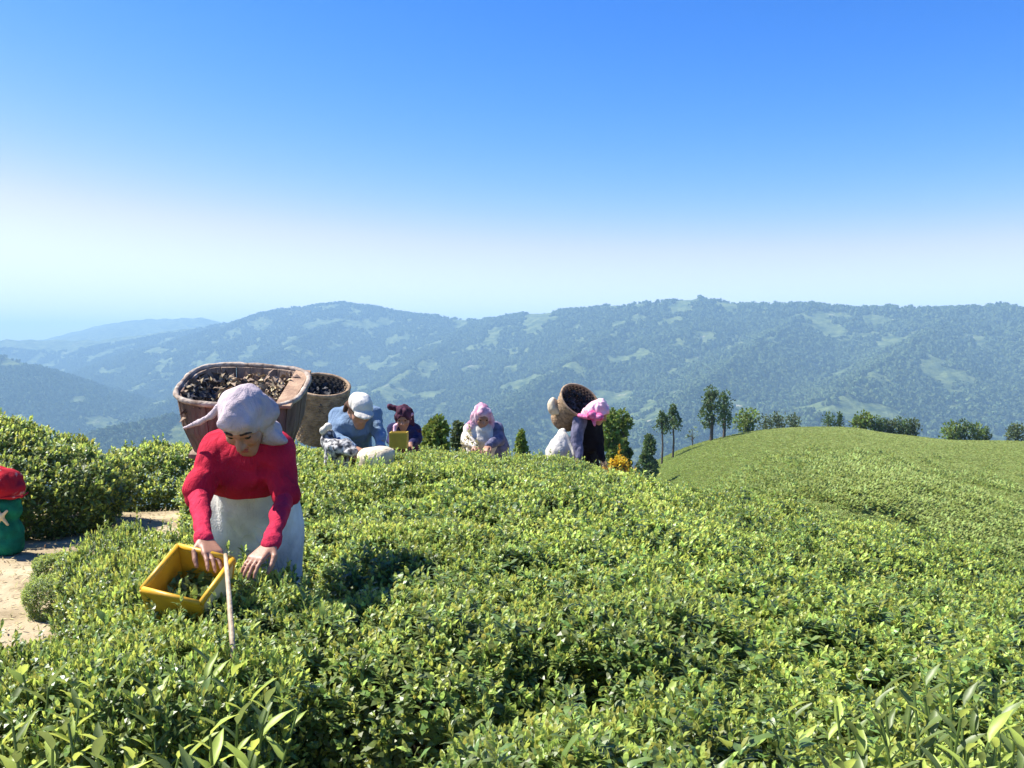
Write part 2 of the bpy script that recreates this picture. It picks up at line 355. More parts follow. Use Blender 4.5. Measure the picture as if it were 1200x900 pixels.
# ------------------------------------------------------------------ leaves
def unit(a): return a / (np.linalg.norm(a, axis=-1, keepdims=True) + 1e-9)
def leaves_mesh(pos, d, up, L, W, fold=0.18, droop=0.15):
    """six-vertex curved leaves: arrays of base, direction, up hint, length, width"""
    n = len(pos); d = unit(d); s = unit(np.cross(d, up)); u = np.cross(s, d)
    L = L[:, None]; W = W[:, None]; tw = fold * W
    V = np.empty((n, 6, 3), np.float32)
    V[:, 0] = pos; V[:, 1] = pos + d * L * .30 + s * W * .44 + u * tw; V[:, 2] = pos + d * L * .30 - s * W * .44 + u * tw * .4
    V[:, 3] = pos + d * L * .66 + s * W * .42 + u * tw * .5 - u * L * droop * .3; V[:, 4] = pos + d * L * .66 - s * W * .42 + u * tw - u * L * droop * .3
    V[:, 5] = pos + d * L - u * L * droop
    F = np.array([(0, 1, 2), (1, 3, 2), (2, 3, 4), (4, 3, 5)], np.int32)
    return V.reshape(-1, 3), (F[None] + 6 * np.arange(n)[:, None, None]).reshape(-1, 3)

def shoots(pos, axis, rng, k=6, size=1.0):
    """tea shoots: k leaves round an axis; returns mature and young leaf arrays"""
    n = len(pos); axis = unit(axis)
    ref = unit(rng.normal(size=(n, 3))); a = unit(np.cross(axis, ref)); b = np.cross(axis, a)
    out = [[], []]
    for i in range(k):
        t = i / (k - 1); az = i * 2.4 + rng.uniform(0, 6.28, n)
        rad = np.cos(az)[:, None] * a + np.sin(az)[:, None] * b
        el = np.radians(8 + 72 * t ** 1.1 + rng.normal(0, 9, n))[:, None]
        d = rad * np.cos(el) + axis * np.sin(el)
        L = size * (0.060 - 0.026 * t) * rng.uniform(.75, 1.25, n); W = L * rng.uniform(.36, .5, n)
        p0 = pos + axis * (0.012 + 0.05 * t) * size
        out[1 if t > .6 else 0].append((p0, d, axis, L, W))
    return [tuple(np.concatenate([q[m] for q in g]) for m in range(5)) for g in out]

def bush_points(rng, rx, ry, H, dens, lump=0.075, low=0.12, seed=0.0, dome=0.13, dp=3.6):
    """points and normals over a flat-topped mound"""
    nt = int(dens * math.pi * rx * ry); r = np.sqrt(rng.uniform(0, 1, nt)) * 0.98; th = rng.uniform(0, 6.283, nt)
    per = math.pi * (rx + ry); ns = int(dens * 0.8 * per * H * .85)
    z2 = rng.uniform(low, 0.93, ns); th2 = rng.uniform(0, 6.283, ns)
    zt = H * (1 - dome * r ** dp)
    rs = 0.80 + 0.20 * np.sqrt(np.clip(z2 / 0.55, 0, 1)) - 0.04 * np.clip((z2 - .8) / .2, 0, 1)
    pt = np.stack([rx * r * np.cos(th), ry * r * np.sin(th), zt], -1)
    ps = np.stack([rx * rs * np.cos(th2), ry * rs * np.sin(th2), z2 * H * (1.06 - dome)], -1)
    nt_ = np.stack([0.55 * r ** 2 * np.cos(th), 0.55 * r ** 2 * np.sin(th), np.ones(nt)], -1)
    ns_ = np.stack([np.cos(th2), np.sin(th2), 0.15 + 0.5 * z2], -1)
    p = np.concatenate([pt, ps]); n = unit(np.concatenate([nt_, ns_]))
    q = p * 4.2 + seed
    dis = lump * fbm(q, 3) - np.abs(rng.normal(0, 0.022, len(p)))
    p = p + n * dis[:, None]
    n = unit(n * 0.75 + np.array([0, 0, 0.62]) + rng.normal(0, 0.27, n.shape))
    keep = fbm(p * 7.5 + seed + 40, 2) < 0.30 + rng.normal(0, .05, len(p))
    p, n = p[keep], n[keep]
    k = int(len(p) * .045); st = rng.choice(len(p), k, replace=False)            # stray sprigs stand proud
    sp = np.concatenate([p[st] + n[st] * t for t in (.04, .08)]); p = np.concatenate([p, sp]); n = np.concatenate([n, n[st], n[st]])
    return p, n

def bush_meshes(seed, rx, ry, H, dens, size=1.0, lump=0.075, low=0.12, dome=0.13, dp=3.6):
    rng = np.random.default_rng(seed)
    p, n = bush_points(rng, rx, ry, H, dens, lump, low, seed * 3.7, dome, dp)
    mat_, yng = shoots(p, n, rng, 6, size)
    # older leaves further in
    pi, ni = bush_points(rng, rx * .9, ry * .9, H * .92, dens * .9, lump, low * .6, seed * 3.7, dome, dp)
    d = unit(rng.normal(size=pi.shape) + ni * .4); L = size * rng.uniform(.05, .085, len(pi))
    inner = (pi, d, np.tile([0, 0, 1.0], (len(pi), 1)), L, L * .45)
    V1, F1 = leaves_mesh(*[np.concatenate([mat_[k], inner[k]]) for k in range(5)])
    V2, F2 = leaves_mesh(*yng)
    return mesh_np('foliage', V1, F1, False), mesh_np('new_shoots', V2, F2, False), (p, n)

def stem_mesh(seed, R=0.4, H=0.75):
    r = random.Random(seed); m = MB(); a = r.uniform(0, 6.28); k = r.uniform(.4, .95) * R
    pts = [(0.05 * math.cos(a), .05 * math.sin(a), -.05)]
    for i in range(1, 6):
        t = i / 5; pts.append((k * t * math.cos(a + .3 * t) + r.uniform(-.02, .02), k * t * math.sin(a + .3 * t) + r.uniform(-.02, .02), H * t ** .85))
    m.tube(pts, [.017, .015, .012, .010, .007, .004], 6)
    for _ in range(3):
        i = r.randrange(2, 5); q = np.array(pts[i]); e = q + np.array([r.uniform(-.18, .18), r.uniform(-.18, .18), r.uniform(.1, .22)])
        m.tube([q, (q + e) / 2 + np.array([.01, .0, .02]), e], [.007, .005, .003], 5)
    me = bpy.data.meshes.new('stem'); me.from_pydata(m.v, [], m.f); me.materials.append(M_stem)
    return me
STEMS = [stem_mesh(i) for i in range(8)]

def leaf_mesh_detail(seed, L=0.058):
    r = random.Random(seed); V = []; F = []; n = 6; W = L * r.uniform(.4, .5); dr = r.uniform(.1, .35)
    for i in range(n + 1):
        t = i / n; w = W * .5 * (math.sin(math.pi * min(1, t ** .8 * .98 + .015)) ** .8) * (1 - .15 * t)
        z = -dr * L * t * t
        wob = .0025 * math.sin(9 * t + seed)
        V += [(-w, L * t, z + w * .35 + wob), (0, L * t, z), (w, L * t, z + w * .35 - wob)]
    for i in range(n):
        a = 3 * i; F += [(a, a+1, a+4, a+3), (a+1, a+2, a+5, a+4)]
    me = bpy.data.meshes.new('leaf'); me.from_pydata(V, [], F); me.polygons.foreach_set('use_smooth', [True] * len(me.polygons))
    return me
LEAVES = []
for i in range(6):
    me = leaf_mesh_detail(i); me.materials.append(M_young if i % 2 else M_leaf); LEAVES.append(me)

NV = 6
VAR = []
for i in range(NV):
    f, y_, pts = bush_meshes(100 + i, 0.60, 0.56, 0.86, (1350, 1200, 1050)[i % 3], (.70, .82, .95)[i % 3])
    f.materials.append(M_leaf); y_.materials.append(M_young); VAR.append((f, y_, pts))

def place_bush(x, y, rz, label, group, var, scl=(1, 1, 1), stems=3, near_leaves=0, zoff=0.0):
    z = float(ground_z(np.array([x]), np.array([y]))[0]) - 0.03 + zoff
    e = empty('tea_bush', (x, y, z), rz); e.scale = scl
    tag(e, label, 'tea bush', group)
    f, yg, (p, n) = VAR[var]
    tag(link('foliage', f, None, e), kind='stuff'); tag(link('new_shoots', yg, None, e), kind='stuff')
    for k in range(stems): 
        s = link('stem', STEMS[(var + 3 * k) % 8], None, e); s.rotation_euler = (0, 0, 2.1 * k + var)
    if near_leaves:
        r = random.Random(int(x * 100) + int(y * 1000))
        Rz = np.array([[math.cos(rz), -math.sin(rz), 0], [math.sin(rz), math.cos(rz), 0], [0, 0, 1]])
        pw = p @ Rz.T; face = (n @ Rz.T)[:, 1]
        ok = np.where((pw[:, 1] < 0.25) & (pw[:, 2] > .3))[0]
        for i in r.sample(list(ok), min(near_leaves, len(ok))):
            lo = link('leaf', LEAVES[r.randrange(6)], None, e)
            d = Vector(n[i]) * .7 + Vector((r.uniform(-1, 1), r.uniform(-1, 1), r.uniform(-.3, .5)))
            d.normalize()
            q = d.to_track_quat('Y', 'Z'); lo.rotation_mode = 'QUATERNION'; lo.rotation_quaternion = q
            lo.location = Vector(p[i]) + Vector(n[i]) * .035; s_ = r.uniform(.75, 1.35); lo.scale = (s_, s_, s_)
    return e

# people and loads stand here; the bushes leave room
KEEP = [(-1.13, 3.95, .62), (-1.10, 4.35, .5), (-1.20, 7.15, .5), (-1.45, 7.3, .5), (-1.22, 10, .6), (-.3, 10, .6), (.75, 10, .8), (.98, 8.0, .34)]
def edge_y(x): return 8.6 - 0.42 * max(0, x - 0.3) - 0.02 * max(0, x - 2.5) ** 2
def in_field(x, y):
    if y > edge_y(x) or y < 1.75 or x > 6.2: return False
    if y < 2.3: left = -.30 * y
    elif y < 4.45: left = -0.50 * y + 0.62
    else: left = -1.45 - .22 * (y - 5)
    if x < left or (y < 2.15 and x > .36 * y): return False
    if y < 2.75 and -.30 * y - .30 < x < -.10 * y + .25: return False      # the dark gap under the front bushes
    return all(math.hypot(x - a, y - b) > r for a, b, r in KEEP)

rb = random.Random(5); nb = 0
yv = 1.85; row = 0
while yv < 9.2:
    xv = -3.2 + (row % 2) * .36
    while xv < 6.4:
        rb = random.Random(row * 131 + int(round(xv * 100)))
        x = xv + rb.uniform(-.13, .13); y = yv + rb.uniform(-.12, .12)
        if in_field(x, y) and abs(x / y) < .72:
            s = rb.uniform(.92, 1.12); nl = 260 if y < 2.75 else 0
            if y < 2.75:
                lab, grp = 'leafy tea bush in the row beside the picking path, in front of the red-clad picker', 'front row of tea bushes'
            elif x < -1.2 and y < 5.5:
                lab, grp = 'tea bush at the edge of the sandy path beside the picker in red', 'tea bushes beside the path'
            elif y > 6.4:
                lab, grp = 'tea bush on the crest of the slope near the stooping pickers', 'tea bushes on the crest'
            else:
                lab, grp = 'rounded green tea bush in the middle of the dense slope', 'tea bushes on the slope'
            place_bush(x, y, rb.uniform(0, 6.28), lab, grp, rb.randrange(NV), (s, s, rb.uniform(.84, .94)), 3 if y < 4 else 1, nl)
            nb += 1
        xv += .70
    yv += .62; row += 1
for x, y, s_, zs in ((-1.02, 2.5, .68, .92), (-1.45, 2.5, .62, .86), (-1.0, 3.0, .8, .9), (-1.17, 3.36, .68, .9), (-1.52, 3.8, .6, .92), (-1.80, 4.25, .58, .9), (-1.02, 6.0, .9, 1.03), (-1.5, 6.2, .95, 1.02), (-.62, 6.35, .9, 1.0), (-1.95, 6.6, .8, .9), (-2.95, 5.7, .34, .30), (-3.3, 6.4, .30, .28)):
    place_bush(x, y, rb.uniform(0, 6.28), 'tea bush at the edge of the sandy path beside the picker in red' if y < 5 else 'low tea seedling bush growing out on the bare sandy path' if zs < .5 else 'tea bush on the crest of the slope near the stooping pickers', 'tea bushes beside the path' if y < 5 else 'seedling bushes on the path' if zs < .5 else 'tea bushes on the crest', rb.randrange(NV), (s_, s_, zs), 3, 260 if y < 3.1 else 0)

# two clipped hedges beyond the path
def hedge(x, y, rz, rx, ry, H, seed, label, dens=520, size=1.3, dome=0.5, dp=2.2):
    z = float(ground_z(np.array([x]), np.array([y]))[0]) - .05
    e = empty('tea_hedge', (x, y, z), rz); tag(e, label, 'hedge')
    f, yg, _ = bush_meshes(seed, rx, ry, H, dens, size, 0.1, 0.05, dome, dp); f.materials.append(M_leaf); yg.materials.append(M_young)
    tag(link('foliage', f, None, e), kind='stuff'); tag(link('new_shoots', yg, None, e), kind='stuff')
    for k in range(5):
        s = link('stem', STEMS[k], None, e, (rx * .5 * math.cos(k * 1.3), ry * .5 * math.sin(k * 1.3), 0)); s.rotation_euler = (0, 0, k)
    return e
hedge(-5.75, 8.65, 0.1, 1.85, 1.2, 1.12, 301, 'big rounded tea hedge with a dark shaded side behind the green sack')
hedge(-4.35, 11.0, 0.05, 1.15, .75, .78, 302, 'low clipped tea hedge at the far end of the sandy path')
hedge(-2.95, 9.6, 0.05, .55, .6, .72, 303, 'small tea bush beside the wooden tub, past the sandy path')

# ------------------------------------------------------------------ tea on the hill beyond (nobody could count it)
def tuft_mesh(seed):
    rng = np.random.default_rng(seed); n = 64
    th = rng.uniform(0, 6.28, n); r = np.sqrt(rng.uniform(0, 1, n)); ph = np.pi / 2 * r
    p = np.stack([.26 * r * np.cos(th), .26 * r * np.sin(th), .13 * np.cos(ph) + .04], -1) + rng.normal(0, .02, (n, 3))
    d = unit(np.stack([np.cos(th) * r, np.sin(th) * r, 1.0 - .5 * r], -1) + rng.normal(0, .5, (n, 3)))
    L = rng.uniform(.06, .12, n)
    V, F = leaves_mesh(p, d, np.tile([0, 0, 1.], (n, 1)), L, L * .55)
    me = mesh_np('tuft', V, F, False); me.materials.append(M_tuft); return me

def scatter(name, pts, mesh, smin, smax_, label=None, cat=None):
    ng = bpy.data.node_groups.new(name, 'GeometryNodeTree')
    ng.interface.new_socket('Geometry', in_out='INPUT', socket_type='NodeSocketGeometry')
    ng.interface.new_socket('Geometry', in_out='OUTPUT', socket_type='NodeSocketGeometry')
    N = ng.nodes; L = ng.links; gi = N.new('NodeGroupInput'); go = N.new('NodeGroupOutput')
    src = bpy.data.objects.new(name + '_source', mesh)
    oi = N.new('GeometryNodeObjectInfo'); oi.inputs['Object'].default_value = src
    ip = N.new('GeometryNodeInstanceOnPoints'); rr = N.new('FunctionNodeRandomValue'); rr.data_type = 'FLOAT_VECTOR'
    rr.inputs[0].default_value = (-.15, -.15, 0); rr.inputs[1].default_value = (.15, .15, 6.28)
    rs = N.new('FunctionNodeRandomValue'); rs.data_type = 'FLOAT'; rs.inputs['Seed'].default_value = 3
    rs.inputs[2].default_value = smin; rs.inputs[3].default_value = smax_
    L.new(gi.outputs[0], ip.inputs['Points']); L.new(oi.outputs['Geometry'], ip.inputs['Instance'])
    L.new(rr.outputs[0], ip.inputs['Rotation']); L.new(rs.outputs[1], ip.inputs['Scale']); L.new(ip.outputs[0], go.inputs[0])
    me = bpy.data.meshes.new(name); me.vertices.add(len(pts)); me.vertices.foreach_set('co', np.asarray(pts, np.float32).ravel()); me.update()
    o = link(name, me); m = o.modifiers.new('scatter', 'NODES'); m.node_group = ng
    tag(o, label, cat, kind='stuff'); return o

def hill_tea():
    rng = np.random.default_rng(4); n = 190000
    Y = np.sqrt(rng.uniform(9 ** 2, 92 ** 2, n)); s = rng.uniform(.02, .74, n); X = s * Y
    ok = (Y > 13) | (X > 4.2)
    patch = np.exp(-(((s - 0.42) / 0.11) ** 2 + ((Y - 43) / 7) ** 2))
    gap = fbm(np.stack([X / 2.2, Y / 3.2, 0 * X], -1), 2)
    ok &= ~((patch > .35) & (gap > .42))
    track = np.abs(s - (.255 - .0022 * (Y - 60))) < .0012 + .0003 * np.sin(Y)
    ok &= ~(track & (Y > 55) & (Y < 70))
    X, Y = X[ok], Y[ok]
    return np.stack([X, Y, ground_z(X, Y) - .03], -1)
scatter('hill_tea', hill_tea(), tuft_mesh(1), .45, .9, 'smooth pale green tea cover over the far hill', 'tea')
def rough_tea():
    rng = np.random.default_rng(8); n = 4200
    Y = rng.normal(43, 5.5, n); s = rng.normal(.42, .085, n); X = s * Y
    gap = fbm(np.stack([X / 2.2, Y / 3.2, 0 * X], -1), 2); ok = (gap < .12) & (s < .7) & (s > .2)
    return np.stack([X[ok], Y[ok], ground_z(X[ok], Y[ok]) - .05], -1)
scatter('rough_tea', rough_tea(), tuft_mesh(2), 1.3, 2.4, 'coarser darker tea patch with black gaps below the far hill', 'tea')

# woods on the mountain faces
def wood_mesh(seed):
    rng = np.random.default_rng(seed); n = 26; v = unit(rng.normal(size=(n, 3)) + [0, 0, .5]); p = v * [.5, .5, .42] * rng.uniform(.7, 1.05, (n, 1)) + [0, 0, .35]
    V, F = leaves_mesh(p, unit(rng.normal(size=(n, 3))), v, np.full(n, .62), np.full(n, .5), .1, .2)
    me = mesh_np('wood', V - [0, 0, .1], F, False); me.materials.append(M_wood_far); return me
M_wood_far = mat('distant wood', (0.13, 0.17, 0.07), (0.06, 0.09, 0.035), rough=0.9, scale=0.03, island=0.5, spec=0.05)
def woods():
    rng = np.random.default_rng(21); n = 190000
    Y = rng.uniform(1350, 5000, n); X = rng.uniform(-.62, .62, n) * Y
    k = fbm(np.stack([X / 75, Y / 110, 0 * X], -1), 4); ok = k > -.10 + .7 * rng.uniform(-.3, .3, n)
    X, Y = X[ok], Y[ok]; return np.stack([X, Y, ground_z(X, Y)], -1)
scatter('mountain_woods', woods(), wood_mesh(3), 7, 15, 'dark scrub and woods over the blue mountain faces', 'woods')

# dry litter and grass on the path
def litter():
    rng = np.random.default_rng(3); n = 11000
    X = rng.uniform(-7, -1.8, n); Y = rng.uniform(4.2, 11, n)
    Z = ground_z(X, Y); d = unit(np.stack([rng.normal(size=n), rng.normal(size=n), rng.uniform(0, .9, n)], -1))
    L = rng.uniform(.015, .065, n); return leaves_mesh(np.stack([X, Y, Z + .004], -1), d, np.tile([0, 0, 1.], (n, 1)), L, L * .22)
tag(link('dry_litter', mesh_np('dry_litter', *litter(), False), M_straw), 'dry straw and leaf litter over the sandy path', 'litter', kind='stuff')

# ------------------------------------------------------------------ trees beyond the crest
def tree(name, label, px, top, base, Y, wpx, m, shape='round', trunk=0.25, group=None, seed=0, n=900, lean=0.0, cat='tree'):
    """a tree whose foot stands on the land at distance Y; top row and width give its height and spread"""
    rng = np.random.default_rng(seed + 1000); x = (px - 600) / FPX * Y
    z0 = float(ground_z(np.array([x]), np.array([Y]))[0]) - .08
    H = CAMZ - (top - HOR) / FPX * Y - z0; R = (1.12 if Y > 40 else 1.0) * wpx / FPX * Y / 2; n = int(n * (.85 if Y > 70 else 1.25))
    vis = (base - top) / FPX * Y                      # height that shows above whatever stands in front
    e = empty(name, (x, Y, z0)); tag(e, label, cat, group)
    c0 = trunk * vis + (H - vis) if trunk > .2 else max(.04 * H, H - 1.7 * vis); hc = H - c0
    # clumps that make up the crown
    nc = 16 if shape != 'cone' else 22; C = []
    for i in range(nc):
        t = (i + .5) / nc
        if shape == 'cone': rr = R * (1 - t) ** .8 * .8; rad = R * .42 * (1 - .5 * t)
        elif shape == 'column': rr = R * .62 * math.sin(math.pi * (.12 + .8 * t)) ** .6; rad = R * .52
        else: rr = R * .66 * math.sqrt(max(.05, 1 - (2 * t - 1) ** 2)); rad = R * .55
        a = rng.uniform(0, 6.28); q = rr * math.sqrt(rng.uniform(.15, 1))
        C.append((q * math.cos(a) + lean * t * R, q * math.sin(a), c0 + hc * (.06 + .88 * t), rad * rng.uniform(.5, 1.3)))
    P_, D = [], []
    for cx, cy, cz, rad in C:
        k = n // nc; v = unit(rng.normal(size=(k, 3))); f = rng.uniform(.55, 1.05, (k, 1))
        vs = v * f * np.array([rad, rad, min(rad * 1.25, hc * .2 + rad * .3)]); P_.append(vs + [cx, cy, cz]); D.append(v + rng.normal(0, .5, v.shape) + [0, 0, .3])
    P_ = np.concatenate(P_); D = np.concatenate(D); L = rng.uniform(.16, .3, len(P_)) * (R ** .6)
    V, F = leaves_mesh(P_, D, unit(rng.normal(size=P_.shape)), L, L * .6)
    tag(link('crown', mesh_np('crown', V, F, False), m, e), kind='stuff')
    t = MB(); rt = max(.03, .035 * H * (.6 if trunk > .3 else 1)) if H < 6 else .12
    t.tube([(0, 0, -.1), (.02 * H, .01, H * .35), (lean * R * .4, 0, c0 + hc * .5), (lean * R, 0, c0 + hc * .9)], [rt, rt * .8, rt * .5, rt * .15], 7)
    for cx, cy, cz, rad in C[2::3]: t.tube([(lean * R * .3, 0, max(c0 * .9, cz - .9 * R)), (cx * .5, cy * .5, cz - .2 * R), (cx, cy, cz)], [rt * .4, rt * .28, rt * .1], 5)
    me = bpy.data.meshes.new('trunk'); me.from_pydata(t.v, [], t.f); link('trunk', me, M_bark, e)
    return e
G1 = 'trees along the ridge of the far hill'
tree('leafy_tree', 'tall bright green bushy tree right behind the stooping picker in black', 714, 482, 545, 30, 30, M_tree[1], 'column', .0, None, 1, 2600)
tree('leafy_tree', 'bright green tree with a notched top, second trunk behind the picker in black', 731, 480, 545, 31, 26, M_tree[1], 'column', .0, None, 2, 2600)
tree('conifer', 'squat dark conifer at the foot of the far hill beside the yellow shrub', 761, 509, 545, 62, 30, M_tree[0], 'cone', .0, None, 3, 1500)
tree('pine_tree', 'slim pine on a bare trunk, shorter of the close pair on the hill flank', 776, 482, 531, 77, 17, M_tree[0], 'cone', .48, None, 4, 700)
tree('pine_tree', 'slim pine on a bare trunk, taller of the close pair on the hill flank', 789, 474, 529, 77, 20, M_tree[0], 'cone', .45, None, 5, 900)
tree('tall_tree', 'tallest dark tree on the far hill, of two standing together', 834, 455, 519, 79, 25, M_tree[0], 'column', .3, None, 6, 1300)
tree('tall_tree', 'narrower dark tree leaning on the tallest one on the far hill', 849, 459, 517, 80, 18, M_tree[0], 'column', .28, None, 7, 1100)
tree('bare_shrub', 'thin nearly leafless shrub between the pines and the tallest tree', 812, 503, 522, 80, 20, M_tree[2], 'round', .3, None, 8, 60, cat='shrub')
tree('round_tree', 'rounded green tree at the left shoulder of the hilltop', 877, 482, 512, 82, 26, M_tree[1], 'round', .1, None, 9, 1100)
for i, (px, t_, w, lab) in enumerate([(898, 489, 16, 'loose olive shrub next to the rounded green tree'), (914, 486, 20, 'middle shrub of the loose olive clump on the hilltop'), (930, 488, 18, 'last loose olive shrub before the bare hilltop')]):
    tree('ridge_shrub', lab, px, t_, 506, 84, w, M_tree[2], 'round', .05, 'olive shrubs on the ridge', 20 + i, 500, cat='shrub')
tree('ridge_shrub', 'small dark shrub, left of the pair in the middle of the hilltop', 972, 485, 504, 84, 14, M_tree[0], 'round', .1, None, 24, 500, cat='shrub')
tree('ridge_shrub', 'small dark pointed shrub, right of the pair in the middle of the hilltop', 985, 483, 504, 84, 12, M_tree[0], 'cone', .1, None, 25, 500, cat='shrub')
tree('ridge_tree', 'bright rounded tree that begins the long hedge-like row on the ridge', 1013, 487, 510, 83, 26, M_tree[1], 'round', .05, None, 26, 900)
for i, px in enumerate((1032, 1046, 1058, 1071)):
    tree('ridge_tree', 'dark bushy tree in the long hedge-like row on the ridge', px, 491 + (i % 2) * 3, 515, 83, 19, M_tree[i % 2 * 2], 'round', .03, 'hedge-like row on the ridge', 30 + i, 700)
for i, (px, t_, w, lab) in enumerate([(1116, 498, 24, 'left bush of the green clump right of the ridge row'), (1132, 495, 24, 'tall middle bush of the green clump right of the ridge row'), (1147, 499, 20, 'right bush of the green clump right of the ridge row'), (1158, 502, 9, 'tiny dark shrub at the end of the green clump')]):
    tree('ridge_shrub', lab, px, t_, 518, 83, w, M_tree[[1, 0, 1, 0][i]], 'round', .03, 'green clump on the ridge', 40 + i, 650, cat='shrub')
tree('ridge_shrub', 'brown green shrub where the hill ridge leaves the picture', 1194, 500, 521, 83, 24, M_tree[2], 'round', .03, None, 45, 700, cat='shrub')
tree('shrub', 'feathery grey green shrub behind the crest beside the picker in plum', 512, 497, 525, 14, 34, M_tree[1], 'round', .0, None, 50, 1500, cat='shrub')
tree('shrub', 'narrow dark shrub tight against the picker in pink and white', 537, 494, 525, 14.5, 16, M_tree[2], 'column', .0, None, 51, 900, cat='shrub')
tree('conifer', 'tiny dark conifer top behind the crest between two pickers', 611, 505, 526, 18, 17, M_tree[1], 'cone', .0, None, 52, 900)

# ------------------------------------------------------------------ smooth bodies: distance fields turned into one surface
def cap(a, b, ra, rb=None, k=0.02): return ('cap', np.array(a, float), np.array(b, float), ra, ra if rb is None else rb, k)
def ell(c, r, R_=None, k=0.02): return ('ell', np.array(c, float), np.array(r, float), np.eye(3) if R_ is None else R_, None, k)
def cut(pr): return ('cut', pr)
def half(p, n): return ('half', np.array(p, float), np.array(n, float))      # removes what lies on the side of n

def sdf_mesh(name, prims, h, fold=0.0, ffreq=(9, 9, 5), seed=0.0):
    lo = np.full(3, 1e9); hi = -lo
    for q in prims:
        if q[0] == 'cap': 
            for c, r in ((q[1], q[3]), (q[2], q[4])): lo = np.minimum(lo, c - r); hi = np.maximum(hi, c + r)
        elif q[0] == 'ell': m = q[2].max(); lo = np.minimum(lo, q[1] - m); hi = np.maximum(hi, q[1] + m)
    lo -= 3 * h + .01 + fold; hi += 3 * h + .01 + fold
    n = np.ceil((hi - lo) / h).astype(int) + 1
    F = np.full(n, 0.2, np.float32); ax = [lo[i] + h * np.arange(n[i]) for i in range(3)]
    def region(a, b):
        i0 = np.clip(np.floor((a - lo) / h).astype(int), 0, n); i1 = np.clip(np.ceil((b - lo) / h).astype(int) + 1, 0, n)
        return tuple(slice(i0[i], i1[i]) for i in range(3))
    def dist(q, sl):
        X, Y, Z = np.meshgrid(*[ax[i][sl[i]].astype(np.float32) for i in range(3)], indexing='ij')
        if q[0] == 'cap':
            a, b = q[1], q[2]; d = b - a; L2 = d @ d + 1e-12
            t = np.clip(((X - a[0]) * d[0] + (Y - a[1]) * d[1] + (Z - a[2]) * d[2]) / L2, 0, 1)
            return np.sqrt((X - a[0] - t * d[0]) ** 2 + (Y - a[1] - t * d[1]) ** 2 + (Z - a[2] - t * d[2]) ** 2) - (q[3] + t * (q[4] - q[3]))
        c, r, R_ = q[1], q[2], q[3]
        x, y, z = X - c[0], Y - c[1], Z - c[2]
        u = [(R_[0, i] * x + R_[1, i] * y + R_[2, i] * z) for i in range(3)]      # columns of R are the local axes
        k0 = np.sqrt(sum((u[i] / r[i]) ** 2 for i in range(3))); k1 = np.sqrt(sum((u[i] / r[i] ** 2) ** 2 for i in range(3))) + 1e-6
        return k0 * (k0 - 1) / k1
    for q in prims:
        if q[0] == 'half':
            X, Y, Z = np.meshgrid(*[a.astype(np.float32) for a in ax], indexing='ij'); nn = q[2] / np.linalg.norm(q[2])
            F = np.maximum(F, (X - q[1][0]) * nn[0] + (Y - q[1][1]) * nn[1] + (Z - q[1][2]) * nn[2]); continue
        c = q[0] == 'cut'; q2 = q[1] if c else q; k = q2[-1]
        if q2[0] == 'cap': m = max(q2[3], q2[4]); a = np.minimum(q2[1], q2[2]) - m; b = np.maximum(q2[1], q2[2]) + m
        else: m = q2[2].max(); a = q2[1] - m; b = q2[1] + m
        sl = region(a - k - .03, b + k + .03)
        if F[sl].size == 0: continue
        d = dist(q2, sl)
        if c: F[sl] = np.maximum(F[sl], -d)
        else:
            f = F[sl]; hh = np.clip(.5 + .5 * (f - d) / k, 0, 1); F[sl] = f + (d - f) * hh - k * hh * (1 - hh)
    if fold:
        idx = np.where(np.abs(F) < fold * 1.5 + 3 * h)
        q = np.stack([ax[i][idx[i]] * ffreq[i] for i in range(3)], -1) + seed
        F[idx] += fold * (.65 * fbm(q, 2) + .55 * fbm(q * [1.1, 1.1, .8] + 31, 2, True))
    # surface nets
    S = F < 0; cs = [s - 1 for s in F.shape]
    def sh(A, o): return A[o[0]:o[0] + cs[0], o[1]:o[1] + cs[1], o[2]:o[2] + cs[2]]
    offs = [(i, j, k) for i in (0, 1) for j in (0, 1) for k in (0, 1)]
    cnt = sum(sh(S, o).astype(np.uint8) for o in offs); act = (cnt > 0) & (cnt < 8)
    I = np.argwhere(act); vid = np.full(act.shape, -1, np.int64); vid[act] = np.arange(len(I))
    vals = np.stack([F[I[:, 0] + o[0], I[:, 1] + o[1], I[:, 2] + o[2]] for o in offs], -1)
    acc = np.zeros((len(I), 3)); num = np.zeros(len(I))
    for a in range(8):
        for b in range(a + 1, 8):
            oa, ob = np.array(offs[a]), np.array(offs[b])
            if np.abs(oa - ob).sum() != 1: continue
            va, vb = vals[:, a], vals[:, b]; m = (va < 0) != (vb < 0); t = np.where(m, va / (va - vb + 1e-12), 0)
            acc += np.where(m[:, None], oa + t[:, None] * (ob - oa), 0); num += m
    V = lo + h * (I + acc / np.maximum(num, 1)[:, None])
    quads = []
    for axn in range(3):
        u, v = [(1, 2), (2, 0), (0, 1)][axn]
        a = [slice(1, -1)] * 3; a[axn] = slice(0, -1); b = list(a); b[axn] = slice(1, None)
        A, B = S[tuple(a)], S[tuple(b)]; E = np.argwhere(A != B)
        if not len(E): continue
        sgn = A[tuple(E.T)]; base = E.copy(); base[:, u] += 1; base[:, v] += 1
        def at(du, dv): q = base.copy(); q[:, u] -= du; q[:, v] -= dv; return vid[tuple(q.T)]
        Q = np.stack([at(1, 1), at(0, 1), at(0, 0), at(1, 0)], -1); Q[~sgn] = Q[~sgn][:, ::-1]; quads.append(Q)
    Q = np.concatenate(quads); Q = Q[(Q >= 0).all(1)]
